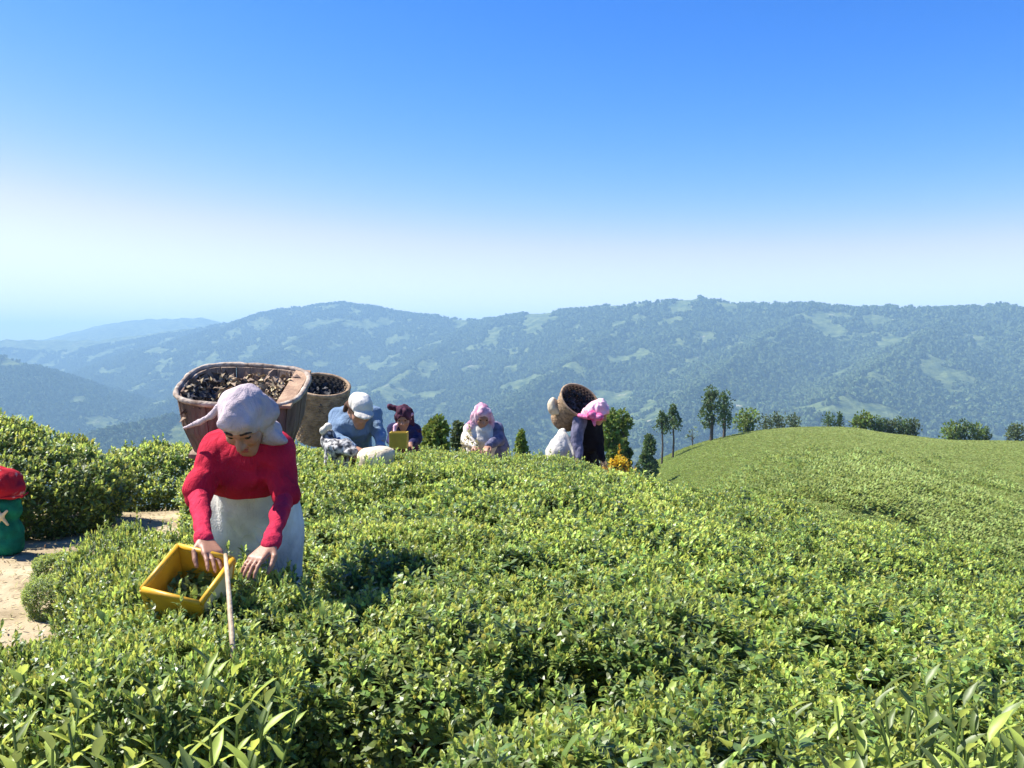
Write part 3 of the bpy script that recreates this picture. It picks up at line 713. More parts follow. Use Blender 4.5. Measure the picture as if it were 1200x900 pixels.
    # two rounds of light smoothing
    for _ in range(2):
        s = np.zeros_like(V); c = np.zeros(len(V))
        for k in range(4):
            for k2 in ((k + 1) % 4, (k + 3) % 4):
                for d_ in range(3): s[:, d_] += np.bincount(Q[:, k], V[Q[:, k2], d_], len(V))
                c += np.bincount(Q[:, k], minlength=len(V))
        V = .5 * V + .5 * s / np.maximum(c, 1)[:, None]
    return V, Q

def blob(name, prims, m, parent, h=.012, fold=0.0, ffreq=(9, 9, 5), seed=0.0, label=None):
    V, Q = sdf_mesh(name, prims, h, fold, ffreq, seed)
    top = parent
    while top.parent is not None: top = top.parent
    o = link(name, mesh_np(name, V - np.array(top.location), Q, True), m, parent)
    if label: o['label'] = label
    return o

def frame(f, up=(0, 0, 1)):
    f = unit(np.array(f, float)); r = unit(np.cross(f, up)); u = np.cross(r, f); return f, u, r
def head_prims(c, f, up=(0, 0, 1), s=1.0):
    f, u, r = frame(f, up); c = np.array(c, float)
    def q(a, b, d=0): return c + s * (f * a + u * b + r * d)
    Rm = np.stack([r, f, u], 1)
    p = [ell(q(-.005, .02), np.array((.075, .096, .098)) * s, Rm, .02 * s), ell(q(.035, -.055), np.array((.055, .058, .065)) * s, Rm, .03 * s),
         cap(q(.07, -.105, -.012), q(.07, -.105, .012), .022 * s, k=.03 * s),
         cap(q(.088, .015), q(.112, -.03), .008 * s, .015 * s, .012 * s), cap(q(.098, -.034, -.014), q(.098, -.034, .014), .009 * s, k=.01 * s),
         cap(q(.083, .026, -.04), q(.083, .026, .04), .011 * s, k=.016 * s),
         ell(q(.06, -.025, -.042), np.array((.025, .03, .026)) * s, Rm, .02 * s), ell(q(.06, -.025, .042), np.array((.025, .03, .026)) * s, Rm, .02 * s),
         cut(ell(q(.094, .006, -.033), np.array((.017, .014, .011)) * s, Rm)), cut(ell(q(.094, .006, .033), np.array((.017, .014, .011)) * s, Rm)),
         cap(q(.087, -.062, -.018), q(.087, -.062, .018), .008 * s, k=.008 * s), cap(q(.083, -.077, -.014), q(.083, -.077, .014), .009 * s, k=.008 * s),
         cut(ell(q(.099, -.069, 0), np.array((.024, .008, .0025)) * s, Rm)),
         ell(q(-.01, -.005, -.078), np.array((.012, .022, .032)) * s, Rm, .01 * s), ell(q(-.01, -.005, .078), np.array((.012, .022, .032)) * s, Rm, .01 * s)]
    return p, q, Rm
def eyes(q, Rm, parent, s=1.0):
    for sd in (-1, 1):
        o = blob('eye', [ell(q(.078, .006, .033 * sd), np.array((.014, .012, .009)) * s, Rm, .004)], M_dark, parent, .0035)
def hand_prims(w, d, nrm, side, curl=.5, spread=.16, s=1.0):
    """wrist, finger direction, back-of-hand normal, thumb side (+1/-1 along d x n)"""
    d = unit(np.array(d, float)); nrm = unit(np.array(nrm, float) - d * (np.array(nrm, float) @ d)); t = np.cross(d, nrm) * side; w = np.array(w, float)
    p = []
    for i, (off, ln, r) in enumerate([(.028, .072, .0088), (.009, .080, .009), (-.010, .074, .0088), (-.027, .058, .008)]):
        a = w + t * off * .5 * s; b = w + d * .085 * s + t * off * s
        p.append(cap(a, b, .015 * s, .0115 * s, .010))
        q = b; dirn = unit(d + t * spread * off * 20)
        for j, f in enumerate((.45, .32, .25)):
            an = curl * (.45 + .6 * j); dd = unit(dirn * math.cos(an) - nrm * math.sin(an)); e = q + dd * ln * f * s
            p.append(cap(q, e, r * (1 - .08 * j) * s, r * (.93 - .1 * j) * s, .003)); q = e
    a = w + t * .022 * s + d * .015 * s; b = a + unit(d * .75 + t * .65 - nrm * .25) * .045 * s; c = b + unit(d * .95 + t * .15 - nrm * .45) * .036 * s
    e = c + unit(d * 1 - t * .1 - nrm * .6) * .026 * s
    p += [cap(a, b, .014 * s, .0115 * s, .008), cap(b, c, .011 * s, .0098 * s, .003), cap(c, e, .0098 * s, .008 * s, .003)]
    return p
def gz(x, y): return float(ground_z(np.array([x]), np.array([y]))[0])
def person(px, py, Y, label):
    b = P(px, py, Y); e = empty('person', (b[0], Y, gz(b[0], Y))); tag(e, label, 'person'); return e
def legs(pelvis, foot_x, foot_y, spread=.1, r=.075):
    p = []
    for s in (-1, 1):
        hip = pelvis + np.array([s * .09, 0, -.03]); g = gz(foot_x + s * spread, foot_y)
        ank = np.array([foot_x + s * spread, foot_y + .03, g + .08]); kn = (hip + ank) / 2 + np.array([s * .02, -.07, .02])
        p += [cap(hip, kn, r, r * .72, .03), cap(kn, ank, r * .72, .042, .02), cap(ank + [0, .02, -.045], ank + [0, -.13, -.05], .038, .03, .02)]
    return p

# ---- the picker in red
def picker_red():
    e = person(290, 600, 3.92, 'woman in a red knit top and pale headscarf bending over a yellow box')
    hc = P(286, 494, 3.42); f = (-.06, -.66, -.75)
    hp, q, Rm = head_prims(hc, f, s=.97)
    neck = P(289, 522, 3.62); chest = P(288, 542, 3.66); pelvis = P(294, 604, 3.97)
    shR, shL = P(252, 527, 3.58), P(324, 527, 3.60)
    elR, elL = P(230, 577, 3.46), P(334, 580, 3.50)
    wrR, wrL = P(237, 634, 3.16), P(315, 640, 3.20)
    skin = hp + [cap(hc + (q(-.03, -.06) - hc), neck, .052, .06, .03), cap(neck, P(289, 548, 3.78), .08, .09, .04), cap(P(289, 548, 3.78), pelvis, .09, .11, .05),
        cap(neck, shR, .05, .045, .03), cap(neck, shL, .05, .045, .03), cap(shR, elR, .034, .028), cap(elR, wrR, .028, .023), cap(shL, elL, .034, .028), cap(elL, wrL, .028, .023)]
    skin += hand_prims(wrR, P(256, 668, 3.03) - P(237, 634, 3.16), (.35, -.35, .85), 1, curl=.35, s=1.0)
    skin += hand_prims(wrL, P(284, 670, 3.08) - P(315, 640, 3.20), (-.25, -.55, .8), -1, curl=.42, s=1.0)
    skin += legs(pelvis, pelvis[0], 3.95)
    body = blob('body', skin, M_skin, e, .0046)
    eyes(q, Rm, body, 1.02)
    for sd in (-1, 1): blob('eyebrow', [cap(q(.091, .034, .018 * sd), q(.087, .038, .04 * sd), .0062, .0045, .004), cap(q(.087, .038, .04 * sd), q(.076, .03, .056 * sd), .0045, .003, .004)], M_hair, body, .0028)
    blob('lips', [cap(q(.0945, -.0615, -.014), q(.0945, -.0615, .014), .0062, k=.004), cap(q(.0905, -.077, -.011), q(.0905, -.077, .011), .0068, k=.004)], M_lip, body, .003)
    blob('hair', [ell(q(-.006, .02), (.076, .0955, .0965), Rm), cut(ell(q(.086, -.04), (.070, .062, .082), Rm))], M_hair, e, .006, .006, (60, 60, 25))
    # knit top: long under-sleeves, wider short sleeves over them
    shirt = [cap(neck + [0, .03, -.01], chest, .105, .155, .06), cap(chest, P(291, 570, 3.84), .165, .165, .06), ell(P(289, 541, 3.62), (.17, .11, .10), k=.06),
        cap(neck + [0, .05, -.0], shR, .088, .066, .05), cap(neck + [0, .05, -.0], shL, .088, .066, .05), ell(P(288, 528, 3.60), (.13, .09, .08), k=.05),
        cap(shR, elR, .064, .062, .03), cap(shL, elL, .064, .061, .03),
        half(P(290, 578, 3.66), (0.0, .12, -.99)) ]
    blob('top', shirt, M_red, e, .007, .016, (9, 9, 13), 3)
    sl = lambda a, b, c, nm: blob(nm, [cap(a, b, .044, .043, .02), cap(b, c, .043, .032, .015), cap(c - (c - b) * .1, c, .036, .036, .005)], M_redlit, e, .006, .012, (14, 14, 28), 5)
    sl(shR * .3 + elR * .7, elR, wrR, 'sleeve'); sl(shL * .3 + elL * .7, elL, wrL, 'sleeve')
    # pale skirt with an apron over it
    sk = [cap(P(292, 556, 3.78), P(293, 580, 3.82), .155, .175, .05), cap(P(293, 578, 3.86), P(293, 615, 3.92), .165, .20, .08), cap(P(293, 615, 3.92), np.array([pelvis[0] + .02, 3.98, e.location.z + .14]), .205, .25, .08),
          ell(P(322, 628, 3.90), (.10, .13, .20), k=.06), ell(P(266, 612, 3.84), (.10, .12, .2), k=.06), half((0, 0, e.location.z + .09), (0, 0, -1))]
    blob('skirt', sk, M_white, e, .009, .034, (8, 8, 2.0), 8)
    # headscarf: cap, drape on the shoulder, tied tail
    tail = blob('headscarf', [ell(q(-.014, .036), (.09, .108, .101), Rm), cap(q(-.04, .02, .02), P(313, 508, 3.55), .085, .046, .05), cap(P(313, 508, 3.55), P(334, 517, 3.53), .042, .012, .05),
        cap(q(-.06, -.02, -.075), q(-.07, -.05, .07), .045, .045, .05), cap(q(.07, .078, -.045), q(.07, .078, .045), .026, k=.03), cut(ell(q(.10, -.072), (.086, .11, .102), Rm))], M_scarf, e, .005, .013, (14, 14, 16), 2)  # brow roll brought forward, added to shade the face
    blob('scarf_tail', [cap(P(256, 478, 3.46), P(247, 487, 3.46), .017, .014, .015), cap(P(247, 487, 3.46), P(233, 495, 3.48), .014, .012, .01), cap(P(233, 495, 3.48), P(214, 502, 3.52), .012, .006, .008)], M_scarf, tail, .0045, .004, (30, 30, 30))
    return e
picker_red()

# ------------------------------------------------------------------ things the pickers carry
def plane_frame(o, xdir, n):
    n = unit(np.array(n, float)); x = unit(np.array(xdir, float) - n * (np.array(xdir, float) @ n)); return np.array(o, float), x, np.cross(n, x), n

def yellow_box():
    B1, B2, F1, F2 = P(207, 647, 3.09), P(259, 664, 3.06), P(168, 691, 2.93), P(235, 704, 2.91)
    c = (B1 + B2 + F1 + F2) / 4; xd = unit((B2 - B1) + (F2 - F1)); yd = (B1 - F1) + (B2 - F2); n = unit(np.cross(xd, yd)); yd = np.cross(n, xd)
    e = empty('picking_box', tuple(c - n * .10)); tag(e, 'yellow plastic open box held by the woman in red', 'box')
    hx, hy, d, t = .104, .112, .135, .009
    R_ = np.stack([xd, yd, n], 1)
    def wall(nm, cx, cy, sx, sy, m, taper):
        b = MB(); V = []
        for z, k in ((0, 1.0), (-d, .86)):
            for (ux, uy) in ((-1, -1), (1, -1), (1, 1), (-1, 1)):
                V.append(c + R_ @ np.array([(cx * k + ux * sx * (k if sx > .02 else 1)), (cy * k + uy * sy * (k if sy > .02 else 1)), z]))
        b.add(V, [(0, 1, 2, 3), (4, 7, 6, 5), (0, 4, 5, 1), (1, 5, 6, 2), (2, 6, 7, 3), (3, 7, 4, 0)]); return b.build(nm, m, e, False, .004)
    wall('front_wall', 0, -hy, hx + t, t, M_yellow, 0); wall('back_wall', 0, hy, hx + t, t, M_yellow, 0)
    wall('left_wall', -hx, 0, t, hy - t - .001, M_yellow, 0); o = wall('right_wall', hx, 0, t, hy - t - .001, M_cream, 0); o['label'] = 'cream side wall of the yellow box'
    b = MB(); b.box(c - n * (d - .004), (hx * .86 - .001, hy * .86 - .001, .005), R_); b.build('bottom', M_yellow, e, False)
    # a folded lip along the rim
    r = MB(); q = [c + R_ @ np.array([sx * hx, sy * hy, .004]) for sx, sy in ((-1, -1), (1, -1), (1, 1), (-1, 1))]
    for i in range(4): r.tube([q[i], q[(i + 1) % 4]], .0105, 8)
    r.build('rim', M_yellow, e, True)
    rng = np.random.default_rng(5); k = 150
    p = c + (rng.uniform(-.075, .085, (k, 1)) * xd + rng.uniform(-.09, .09, (k, 1)) * yd) + n * rng.uniform(-.105, -.07, (k, 1))
    L = rng.uniform(.04, .06, k); V, F = leaves_mesh(p, unit(rng.normal(size=(k, 3)) + n * .3), np.tile(n, (k, 1)), L, L * .42)
    o = link('picked_leaves', mesh_np('picked_leaves', V, F, False), M_leaf); tag(o, 'loose picked tea leaves lying in the yellow box', 'leaves', kind='stuff')
yellow_box()
def stick():
    b = MB(); b.tube([P(261, 652, 2.98), P(264, 690, 2.84), P(267, 742, 2.64), P(270, 800, 2.50)], [.0065, .008, .0085, .008], 8)
    o = b.build('bamboo_stick', M_stick, None, True); tag(o, 'pale bamboo stick standing in the bush beside the yellow box', 'stick')
stick()

def wooden_tub():
    """large boat-shaped wooden carrying tub; planks, rim, end board"""
    rim = lambda a: None
    c = P(285, 455, 4.02); c[2] = CAMZ - (453 - HOR) / FPX * 4.02
    far, nearp = P(283, 432, 4.16), P(290, 476, 3.80)
    yd = unit(far - nearp); xd = unit(P(345, 457, 4.02) - P(222, 450, 4.02)); n = unit(np.cross(xd, yd)); yd = np.cross(n, xd)
    hx, hy = .272, np.linalg.norm(far - nearp) / 2 + .01; c = (far + nearp) / 2 + xd * -.002
    e = empty('carrying_tub', tuple(np.array([c[0], c[1], c[2] - .27]))); tag(e, 'large weathered boat-shaped wooden tub on the back of the woman in red', 'basket')
    down = unit(np.array([0.02, -.02, -1.0])); D = .27
    def ring(a, k, z, off=0.0):
        p_ = 3.4; ca, sa = math.cos(a), math.sin(a); r = (abs(ca) ** p_ + abs(sa) ** p_) ** (-1 / p_)
        return c + xd * (hx * k + off) * r * ca + yd * (hy * k + off) * r * sa + down * z
    NP = 26
    for i in range(NP):
        a0, a1 = 2 * math.pi * (i + .02) / NP, 2 * math.pi * (i + .98) / NP; b = MB(); V = []
        for z, k in ((-.004, 1.0), (D * .5, .93), (D, .74)):
            for off in (0, -.016 - .003 * (i % 3)): V += [ring(a0, k, z, off + .002 * (i % 2)), ring(a1, k, z, off + .002 * (i % 2))]
        F = [(0, 1, 3, 2), (8, 10, 11, 9)]
        for l in (0, 4): F += [(l, l+4, l+5, l+1), (l+2, l+3, l+7, l+6), (l, l+2, l+6, l+4), (l+1, l+5, l+7, l+3)]
        b.add(V, F); left = math.cos((a0 + a1) / 2) < -.93
        b.build('plank', M_rim if left and i % 2 else (M_woodred if math.sin(a0) < .1 else M_wood), e)
    r = MB(); m = 64; pts = [ring(2 * math.pi * i / m, 1.0, -.008, .002) for i in range(m + 1)]
    r.tube(pts, [.012 + .0035 * float(noise(np.array([i * .9, 0.3, 0]))) for i in range(m + 1)], 8, False); r.build('rim', M_rim, e, True)
    b = MB(); V = [ring(0, .62, D - .01) * 0 + c + xd * sx * hx * .74 + yd * sy * hy * .74 + down * z for z in (D - .012, D - .03) for sx, sy in ((-1, -1), (1, -1), (1, 1), (-1, 1))]
    b.add(V, [(0, 3, 2, 1), (4, 5, 6, 7), (0, 1, 5, 4), (1, 2, 6, 5), (2, 3, 7, 6), (3, 0, 4, 7)]); b.build('bottom', M_wood, e)
    # broad board across one end
    b = MB(); b.box(c + xd * hx * .82 - down * .004, (hx * .13, hy * .90, .008), np.stack([xd, yd, n], 1)); b.build('end_board', M_board, e, False, .003)
    # load of dry leaf and twig
    rng = np.random.default_rng(9)
    def heap(k, x0, x1, z0, m, nm, lab, s0, s1):
        x = rng.uniform(x0, x1, k); y = rng.uniform(-.8, .8, k)
        ins = (np.abs(x) ** 3.4 + np.abs(y) ** 3.4) < .62; x, y = x[ins], y[ins]; k = len(x)
        hgt = z0 + .05 * fbm(np.stack([x * 3, y * 3, 0 * x], -1), 2) - .05 * y ** 2 + rng.uniform(-.03, .012, k)
        p = c + (x * hx)[:, None] * xd + (y * hy)[:, None] * yd - hgt[:, None] * down
        L = rng.uniform(s0, s1, k); V, F = leaves_mesh(p, unit(rng.normal(size=(k, 3)) * [1, 1, .7]), unit(rng.normal(size=(k, 3)) + [0, 0, 1]), L, L * .5, .3, .4)
        tag(link(nm, mesh_np(nm, V, F, False), m), lab, 'leaves', kind='stuff')
    heap(2800, -.84, .66, -.02, M_debris, 'dry_leaf_load', 'brown dried leaf and twig load heaped in the wooden tub', .02, .06)
    heap(420, -.84, -.38, -.012, M_debrisd, 'dark_leaf_load', 'blackish wilted leaf heaped in one end of the wooden tub', .025, .07)
wooden_tub()

def cane_basket(c, axis, R0, R1, D, label, seed=0, m=None, filled=True, oval=1.0, xdir=(1, 0, 0)):
    """woven conical basket: mouth centre, direction out of the mouth, mouth and foot radius, depth"""
    c = np.array(c, float); o_, x, y, n = plane_frame(c, xdir, axis); m = m or M_cane
    e = empty('cane_basket', tuple(c - n * D)); tag(e, label, 'basket')
    def pt(a, t, off=0): r = R0 + (R1 - R0) * t + off; return c - n * D * t + x * r * math.cos(a) * oval + y * r * math.sin(a)
    w = MB(); K = 30; rows = 15
    for j in range(rows):
        t = (j + .7) / rows; pts = [pt(2 * math.pi * i / (2 * K), t, .005 * math.cos(math.pi * (i + j))) for i in range(2 * K + 1)]
        for dz in (-.26, .26): w.tube([q - n * D / rows * dz for q in pts], D / rows * .27, 5, False)
    w.build('weave', m, e, True)['kind'] = 'stuff'
    for i in range(K // 2):
        s = MB(); s.tube([pt(2 * math.pi * (2 * i) / K, t) for t in (0, .33, .66, 1)], .006, 5); s.build('stake', m, e, True)
    # lining that closes the weave
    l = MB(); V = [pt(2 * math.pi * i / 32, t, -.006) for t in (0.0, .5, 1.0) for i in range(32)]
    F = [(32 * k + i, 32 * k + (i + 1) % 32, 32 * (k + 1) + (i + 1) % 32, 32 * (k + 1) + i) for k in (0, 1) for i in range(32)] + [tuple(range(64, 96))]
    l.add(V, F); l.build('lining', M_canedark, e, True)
    r = MB(); r.tube([pt(2 * math.pi * i / 40, -.01) for i in range(41)], .014, 8, False); r.build('rim', m, e, True)
    if filled:
        rng = np.random.default_rng(seed + 70); k = 420; rr = np.sqrt(rng.uniform(0, 1, k)) * R0 * .9; a = rng.uniform(0, 6.28, k)
        p = c + (rr * np.cos(a) * oval)[:, None] * x + (rr * np.sin(a))[:, None] * y - n * (D * .16 + rng.uniform(0, .05, k))[:, None]
        L = rng.uniform(.03, .07, k); V, F = leaves_mesh(p, unit(rng.normal(size=(k, 3))), unit(rng.normal(size=(k, 3)) + n), L, L * .45)
        tag(link('basket_leaves', mesh_np('basket_leaves', V, F, False), M_debrisd), 'dark wilted leaves filling the ' + ('cane basket of the man in grey blue' if seed == 1 else 'cane basket of the picker in black'), 'leaves', kind='stuff')
    return e

# ---- the man in grey blue, his cane basket and bundles (about seven metres away)
def man_blue():
    Y = 7.0; e = person(415, 520, 7.15, 'man in a grey blue sweater and pale cap kneeling on the crest')
    hc = P(421, 481, 6.9); hp, q, Rm = head_prims(hc, (.35, -.72, -.5), s=1.02)
    neck = P(414, 487, 7.08); chest = P(414, 497, 7.1); pel = P(411, 532, 7.3)
    shR, shL = P(395, 489, 7.1), P(436, 488, 7.1); elR, elL = P(391, 512, 6.98), P(444, 508, 7.0); wrR, wrL = P(413, 525, 6.78), P(447, 525, 6.85)
    skin = hp + [cap(q(-.03, -.06), neck, .055, .065, .03), cap(neck, chest, .09, .12, .04), cap(chest, pel, .12, .14, .05), cap(shR, elR, .045, .038), cap(elR, wrR, .036, .026), cap(shL, elL, .045, .038), cap(elL, wrL, .036, .026)]
    skin += hand_prims(wrR, P(425, 531, 6.7) - wrR, (0, -.3, 1), 1, .5) + hand_prims(wrL, P(444, 536, 6.7) - wrL, (0, -.3, 1), -1, .5)
    skin += legs(pel, pel[0], 7.35)
    body = blob('body', skin, M_skin, e, .008); eyes(q, Rm, body)
    sw = [cap(neck + [0, .02, -.02], chest, .11, .155, .06), cap(chest, P(411, 522, 7.25), .155, .165, .06), cap(neck + [0, .02, -.02], shR, .08, .075, .05), cap(neck + [0, .02, -.02], shL, .08, .075, .05),
          cap(shR, elR, .078, .06, .03), cap(elR, wrR, .058, .042, .02), cap(shL, elL, .075, .058, .03), cap(elL, wrL, .056, .042, .02), half(P(411, 529, 7.25), (0, 0, -1))]
    blob('sweater', sw, M_blue, e, .009, .026, (9, 9, 12), 4)
    tr = [c_ for c_ in legs(pel, pel[0], 7.35, r=.10)[:]]; tr = [t for i, t in enumerate(tr) if i % 3 != 2] + [cap(pel + [0, 0, .05], pel, .15, .15, .05)]
    blob('trousers', tr, M_brown, e, .014, .012)
    hat = blob('cap', [ell(q(-.012, .062), (.094, .112, .075), Rm), cap(q(.06, .058, -.06), q(.06, .058, .06), .022, k=.02), ell(q(.105, .046), (.082, .075, .016), Rm, .02), half(q(0, .028), -unit(q(0, 1) - q(0, 0)))], M_white, e, .008, .008, (12, 12, 12))
    blob('cap_band', [ell(q(-.02, .035), (.099, .118, .03), Rm), cap(q(-.05, .02, .085), q(-.06, -.04, .095), .028, .02, .02)], M_brown, hat, .008, .006, (15, 15, 15))
    # basket on his back
    cane_basket(P(377, 452, 7.4), unit(np.array([.14, -.42, .88])), .19, .16, .50, 'tall tan cane basket on the back of the man in grey blue', 1, oval=1.2)
    # cloth bundle and sack in front of him
    b0 = P(392, 520, 6.85); o = empty('cloth_bundle', (b0[0], b0[1], gz(b0[0], b0[1]))); tag(o, 'black and white patterned cloth bundle at the side of the man in grey blue', 'bundle')
    blob('cloth', [ell(P(384, 516, 6.9), (.06, .08, .09), k=.05), ell(P(397, 523, 6.8), (.11, .10, .07), k=.05), ell(P(411, 530, 6.75), (.07, .08, .05), k=.04), cap(P(393, 536, 6.85), np.array([b0[0], b0[1], o.location.z + .05]), .10, .13, .06), half((0, 0, o.location.z + .01), (0, 0, -1))], M_pattern, o, .010, .03, (12, 12, 12), 6)
    blob('knot', [ell(P(384, 500, 6.86), (.035, .035, .03), k=.02), ell(P(378, 505, 6.86), (.03, .03, .035), k=.02)], M_white, o, .008, .008, (25, 25, 25))
    s0 = P(440, 532, 6.55); o = empty('cream_sack', (s0[0], s0[1], gz(s0[0], s0[1]))); tag(o, 'smooth cream sack lying in the tea before the man in grey blue', 'sack')
    blob('sack', [ell(P(440, 536, 6.55), (.14, .12, .075), k=.05), ell(P(449, 531, 6.55), (.08, .09, .05), k=.04), cap(P(440, 552, 6.55), np.array([s0[0], s0[1], o.location.z + .1]), .13, .19, .06), half((0, 0, o.location.z + .01), (0, 0, -1))], M_sack, o, .012, .012, (9, 9, 9))
    blob('neck_tie', [ell(P(458, 530, 6.55), (.03, .035, .03), k=.02)], M_sack, o, .008, .008, (30, 30, 30))
man_blue()

def squat_body(hc, f, Y, pel, s=1.0):
    """head, trunk and folded legs of a figure crouching at distance Y; returns skin parts and joints"""
    hp, q, Rm = head_prims(hc, f, s=s); neck = hc + np.array([0, .07, -.13]) * s; chest = neck + (pel - neck) * .35
    skin = hp + [cap(q(-.03, -.06), neck, .05 * s, .06 * s, .03), cap(neck, chest, .08, .12, .04), cap(chest, pel, .12, .14, .05)] + legs(pel, pel[0], pel[1] - .02)
    return skin, q, Rm, neck, chest

# ---- the picker in plum (ten metres away)
def picker_plum():
    e = person(473, 520, 10.1, 'small picker in a plum shawl and navy top with a mustard box')
    hc = P(473, 490, 9.95); pel = P(474, 522, 10.2)
    skin, q, Rm, neck, chest = squat_body(hc, (-.1, -.92, -.35), 10, pel)
    shR, shL = P(461, 503, 10.05), P(486, 503, 10.05); elR, elL = P(458, 517, 9.95), P(488, 516, 9.95); wrR, wrL = P(461, 523, 9.7), P(480, 521, 9.7)
    skin += [cap(shR, elR, .045, .036), cap(elR, wrR, .036, .026), cap(shL, elL, .045, .036), cap(elL, wrL, .036, .026)]
    skin += hand_prims(wrR, (.3, -.8, -.4), (0, 0, 1), 1) + hand_prims(wrL, (-.3, -.8, -.4), (0, 0, 1), -1)
    body = blob('body', skin, M_skin, e, .009); eyes(q, Rm, body)
    blob('top', [cap(neck, chest, .11, .15, .05), cap(chest, pel, .15, .17, .05), cap(neck, shR, .08, .07, .05), cap(neck, shL, .08, .07, .05), cap(shR, elR, .07, .058, .03), cap(elR, wrR, .055, .04, .02), cap(shL, elL, .07, .058, .03), cap(elL, wrL, .055, .04, .02)], M_navy, e, .010, .024, (9, 9, 9))
    blob('skirt', [cap(pel + [0, 0, .04], np.array([pel[0], pel[1], e.location.z + .1]), .17, .27, .05), half((0, 0, e.location.z + .04), (0, 0, -1))], M_plum, e, .014, .02, (7, 7, 3))
    blob('shawl', [ell(q(-.02, .03), (.105, .118, .125), Rm, .03), cap(q(-.05, -.05, .05), P(488, 507, 10.0), .07, .06, .05), cap(q(-.05, -.05, -.05), P(463, 505, 9.98), .06, .05, .05), cap(q(-.03, .08, -.06), P(457, 477, 9.98), .03, .04, .03), cut(ell(q(.10, -.02), (.06, .085, .08), Rm))], M_plum, e, .008, .022, (14, 14, 14), 3)
    blob('scarf_fold', [cap(q(.0, .05, -.10), P(463, 500, 9.94), .022, .026, .02), cap(P(463, 500, 9.94), P(461, 511, 9.90), .026, .02, .02)], M_pinkpale, e, .008, .008, (20, 20, 20))
    b0 = P(467, 516, 9.55); o = empty('mustard_box', tuple(b0 - [0, 0, .09])); tag(o, 'square mustard yellow box before the picker in plum', 'box')
    hx, hz = .095, .088; t = .006
    for nm, cx, cy, sx, sy in (('front_wall', 0, -.08, hx, t), ('back_wall', 0, .08, hx, t), ('side_wall', -hx + t, 0, t, .0735), ('side_wall', hx - t, 0, t, .0735)):
        b = MB(); b.box(b0 + [cx, cy, 0], (sx, sy, hz)); b.build(nm, M_yellowbox, o, False, .003)
    b = MB(); b.box(b0 + [0, 0, -hz + .006], (hx - .013, .0735, .005)); b.build('bottom', M_yellowbox, o)
picker_plum()

# ---- the picker in pink and white
def picker_pink():
    e = person(565, 520, 10.1, 'picker wrapped in a pink headscarf over a white front on the crest')
    hc = P(565, 489, 9.9); pel = P(567, 524, 10.15)
    skin, q, Rm, neck, chest = squat_body(hc, (.22, -.88, -.42), 10, pel)
    shR, shL = P(551, 503, 10.0), P(581, 503, 10.0); elR, elL = P(547, 517, 9.85), P(585, 516, 9.9); wrR, wrL = P(557, 523, 9.62), P(572, 522, 9.62)
    skin += [cap(shR, elR, .045, .036), cap(elR, wrR, .036, .026), cap(shL, elL, .045, .036), cap(elL, wrL, .036, .026)]
    skin += hand_prims(wrR, (.3, -.8, -.4), (0, 0, 1), 1) + hand_prims(wrL, (-.3, -.8, -.4), (0, 0, 1), -1)
    body = blob('body', skin, M_skin, e, .009); eyes(q, Rm, body)
    blob('blouse', [cap(neck, chest, .12, .18, .06), cap(chest, pel, .18, .20, .06), ell(P(561, 516, 9.98), (.18, .13, .12), k=.06), cap(shR, elR, .085, .07, .04), cap(elR, wrR, .065, .045, .02)], M_white, e, .010, .026, (9, 9, 9))
    blob('jacket', [cap(shL, elL, .085, .07, .04), cap(elL, wrL, .065, .045, .02), cap(P(578, 503, 10.06), P(583, 524, 10.12), .10, .12, .05), cap(P(583, 524, 10.12), np.array([P(583, 524, 10.12)[0], 10.14, e.location.z + .2]), .12, .12, .05)], M_lilac, e, .010, .024, (9, 9, 9))
    blob('skirt', [cap(pel + [0, 0, .02], np.array([pel[0], pel[1], e.location.z + .1]), .19, .27, .05), half((0, 0, e.location.z + .04), (0, 0, -1))], M_white, e, .014, .02, (7, 7, 3))
    blob('headscarf', [ell(q(-.02, .03), (.10, .116, .125), Rm, .03), cap(q(-.03, -.04, -.085), P(550, 501, 9.93), .06, .05, .05), cap(P(550, 501, 9.93), P(546, 512, 9.9), .05, .03, .04), cap(q(-.05, -.05, .06), P(580, 503, 9.98), .07, .055, .05), cut(ell(q(.10, -.02), (.062, .085, .075), Rm))], M_pink, e, .008, .022, (14, 14, 14), 5)
picker_pink()

